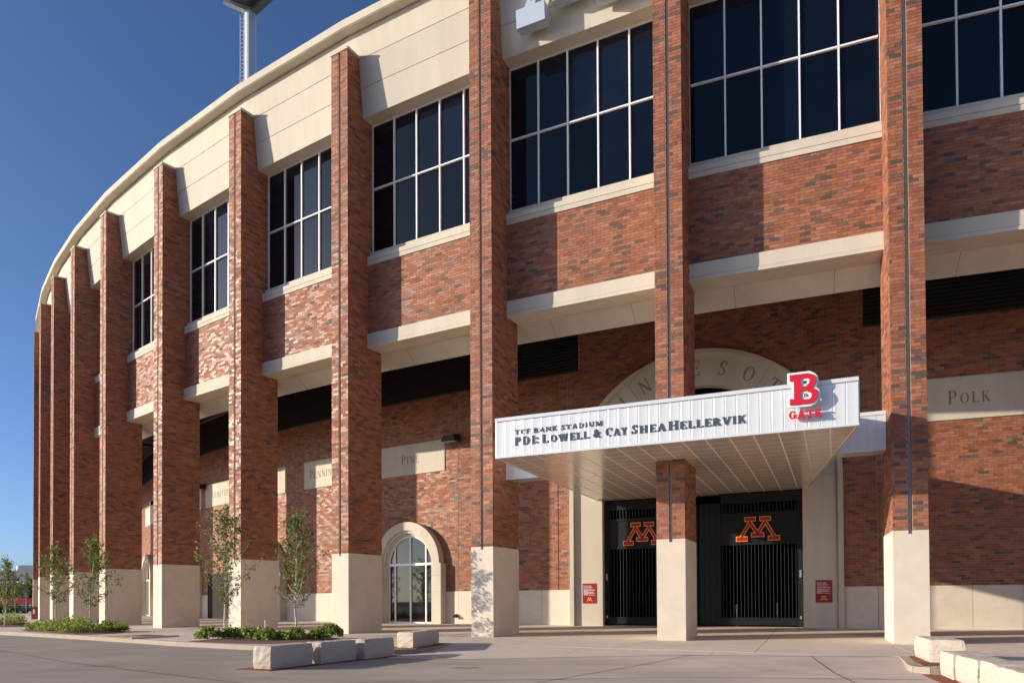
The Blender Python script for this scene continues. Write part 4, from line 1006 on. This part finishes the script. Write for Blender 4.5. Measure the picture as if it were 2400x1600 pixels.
# ------------------------------------------------------------------ far background at the left
bd = empty('grey_building', FR(-173.3, 262), 'far grey clad building with a white block, behind the trees at the left', 'building')
part('upper_wall', MB().box(-3.5, 40, 0, 30, 8.6, 14.9), M['fargrey'], bd); part('lower_wall', MB().box(-25, 40, .4, 30, -.5, 8.58), M['fardark'], bd)
part('white_block', MB().box(-1.6, 1.6, -1.2, 1.2, 12.6, 14.7), M['farwhite'], bd, WM[bd.name] @ Matrix.Translation((-4.9, 3, 0)) @ Matrix.Rotation(rad(-50), 4, 'Z')); part('side_wing', MB().box(-30, -3.55, .6, 25, 10.0, 13.0), M['fargrey'], bd)
for j in range(6):
    part('window', MB().box(-2+j*4, -.6+j*4, .36, .399, 5.0, 7.0), M['archglass'], bd)
for j, (x, y) in enumerate(((-70.4, 105.5), (-68.4, 100))):
    lp = empty('globe_lamp', FR(x, y), ('white globe lamp post seen between far young trees', 'white globe lamp post before the far dark wall')[j], 'street lamp', 'globe lamps')
    part('pole', MB().tube([(0, 0, 0), (0, 0, .3), (0, 0, 3.9)], [.14, .07, .05], 10), M['black'], lp)
    g = MB(); ns = 8
    g.tube([(0, 0, 4.0+.24*(1-math.cos(math.pi*i/ns))) for i in range(ns+1)], [max(.02, .24*math.sin(math.pi*i/ns)) for i in range(ns+1)], 14); part('globe', g, M['farwhite'], lp)
    part('collar', MB().tube([(0, 0, 3.9), (0, 0, 4.02)], [.1, .12], 10), M['black'], lp)
fe = empty('red_fence', FR(-118, 172), 'long red banner fence across the far plaza at the left', 'fence')
for j in range(10): part('banner', MB().box(-20+j*4+.04, -16+j*4-.04, 0, .05, .9, 2.5), M['farred'], fe)
for j in range(11): part('fence_post', MB().box(-20+j*4-.05, -20+j*4+.05, .06, .16, 0, 2.6), M['black'], fe)
for j, x in enumerate((-108.8, -105.8, -103.2)):
    b = post('bollard', x, 155.5, ('left black bollard on the far plaza', 'middle black bollard on the far plaza', 'right black bollard on the far plaza, by the pier edge')[j], 'bollard', 1.25, .16, 'black')
    b['group'] = 'black bollards on the far plaza'
rl = tag(part('low_rail', MB().box(-9, 7, -.06, .06, .8, .92).box(-9, 7, -.06, .06, .3, .38), M['alu'], None, FR(-105.5, 156.2)), 'low pale rail behind the far black bollards', 'rail')
def foliage(name, x, y, rx, ry, h, n, size, label, cat, group=None, z0=0.0):
    k = 60; a = nr.uniform(0, 6.28, k); rr = np.sqrt(nr.random(k)); zz = z0+(h-z0)*nr.uniform(.05, 1, k)*(1-rr**2*.5)
    pts = np.stack([rr*np.cos(a)*rx, rr*np.sin(a)*ry, zz], 1)
    V, Q, t = leaves(n, pts, size, size*.8); V[:, 2] = np.maximum(V[:, 2], .02)
    return tag(part(name, quads(name, V, Q, M['fargreen'], t), None, None, FR(x, y)), label, cat, group)
foliage('hedge', -66.2, 94.5, 4.0, 1.6, 1.1, 2600, .25, 'low clipped hedge on the far plaza at the left edge', 'hedge')
foliage('hedge', -75.2, 114.5, 3.0, 1.5, 1.0, 1500, .25, 'small low hedge beside the leftmost pier, far back', 'hedge')
for j, (x, y, h_, lb) in enumerate(((-121.3, 184, 7.6, 'round dark green tree beside the leftmost pier, behind the red fence'), (-126.5, 190, 6.8, 'dark green tree behind the red fence, second from the pier'), (-131.5, 190, 5.8, 'green tree behind the red fence near the picture edge'))):
    t_ = empty('far_tree', FR(x, y), lb, 'tree', 'green trees behind the red fence')
    part('trunk', MB().tube([(0, 0, 0), (0, 0, h_*.5)], [.2, .12], 8), M['bark'], t_)
    k = 90; v = nr.normal(0, 1, (k, 3)); v /= np.linalg.norm(v, axis=1, keepdims=True); v *= nr.random((k, 1))**.4; pts = v*np.array([3.2, 3.0, h_*.42])+np.array([0, 0, h_*.56])
    V, Q, t = leaves(2600, pts, .5, .35); part('crown', quads('crown', V, Q, M['fargreen'], t), None, t_)
for j, (x, y, lb) in enumerate(((-64.8, 93.2, 'young birch in the far hedge, leftmost of three'), (-63.6, 93.6, 'young birch in the far hedge, middle of three'), (-62.6, 94.2, 'young birch in the far hedge, rightmost of three'))):
    tree(x, y, 4.9+.3*j, 30+j, lb, nl=900, nb=20, w=1.2, low=.35, group='young birches in the far hedge', ls=.13)

# the wooded park edge across the road, mirrored in the arched windows
k = 1400; pts = np.stack([nr.uniform(-230, 130, k), nr.uniform(-112, -96, k), 11*nr.random(k)**.7], 1); pts[:, 2] *= .75+.45*np.sin(pts[:, 0]*.21)*np.sin(pts[:, 0]*.067+1)
V, Q, t = leaves(22000, pts, 2.2, .9); o = part('park_woods', quads('park_woods', V, Q, M['fargreen'], t), None, None, Matrix.Identity(4)); o['kind'] = 'stuff'
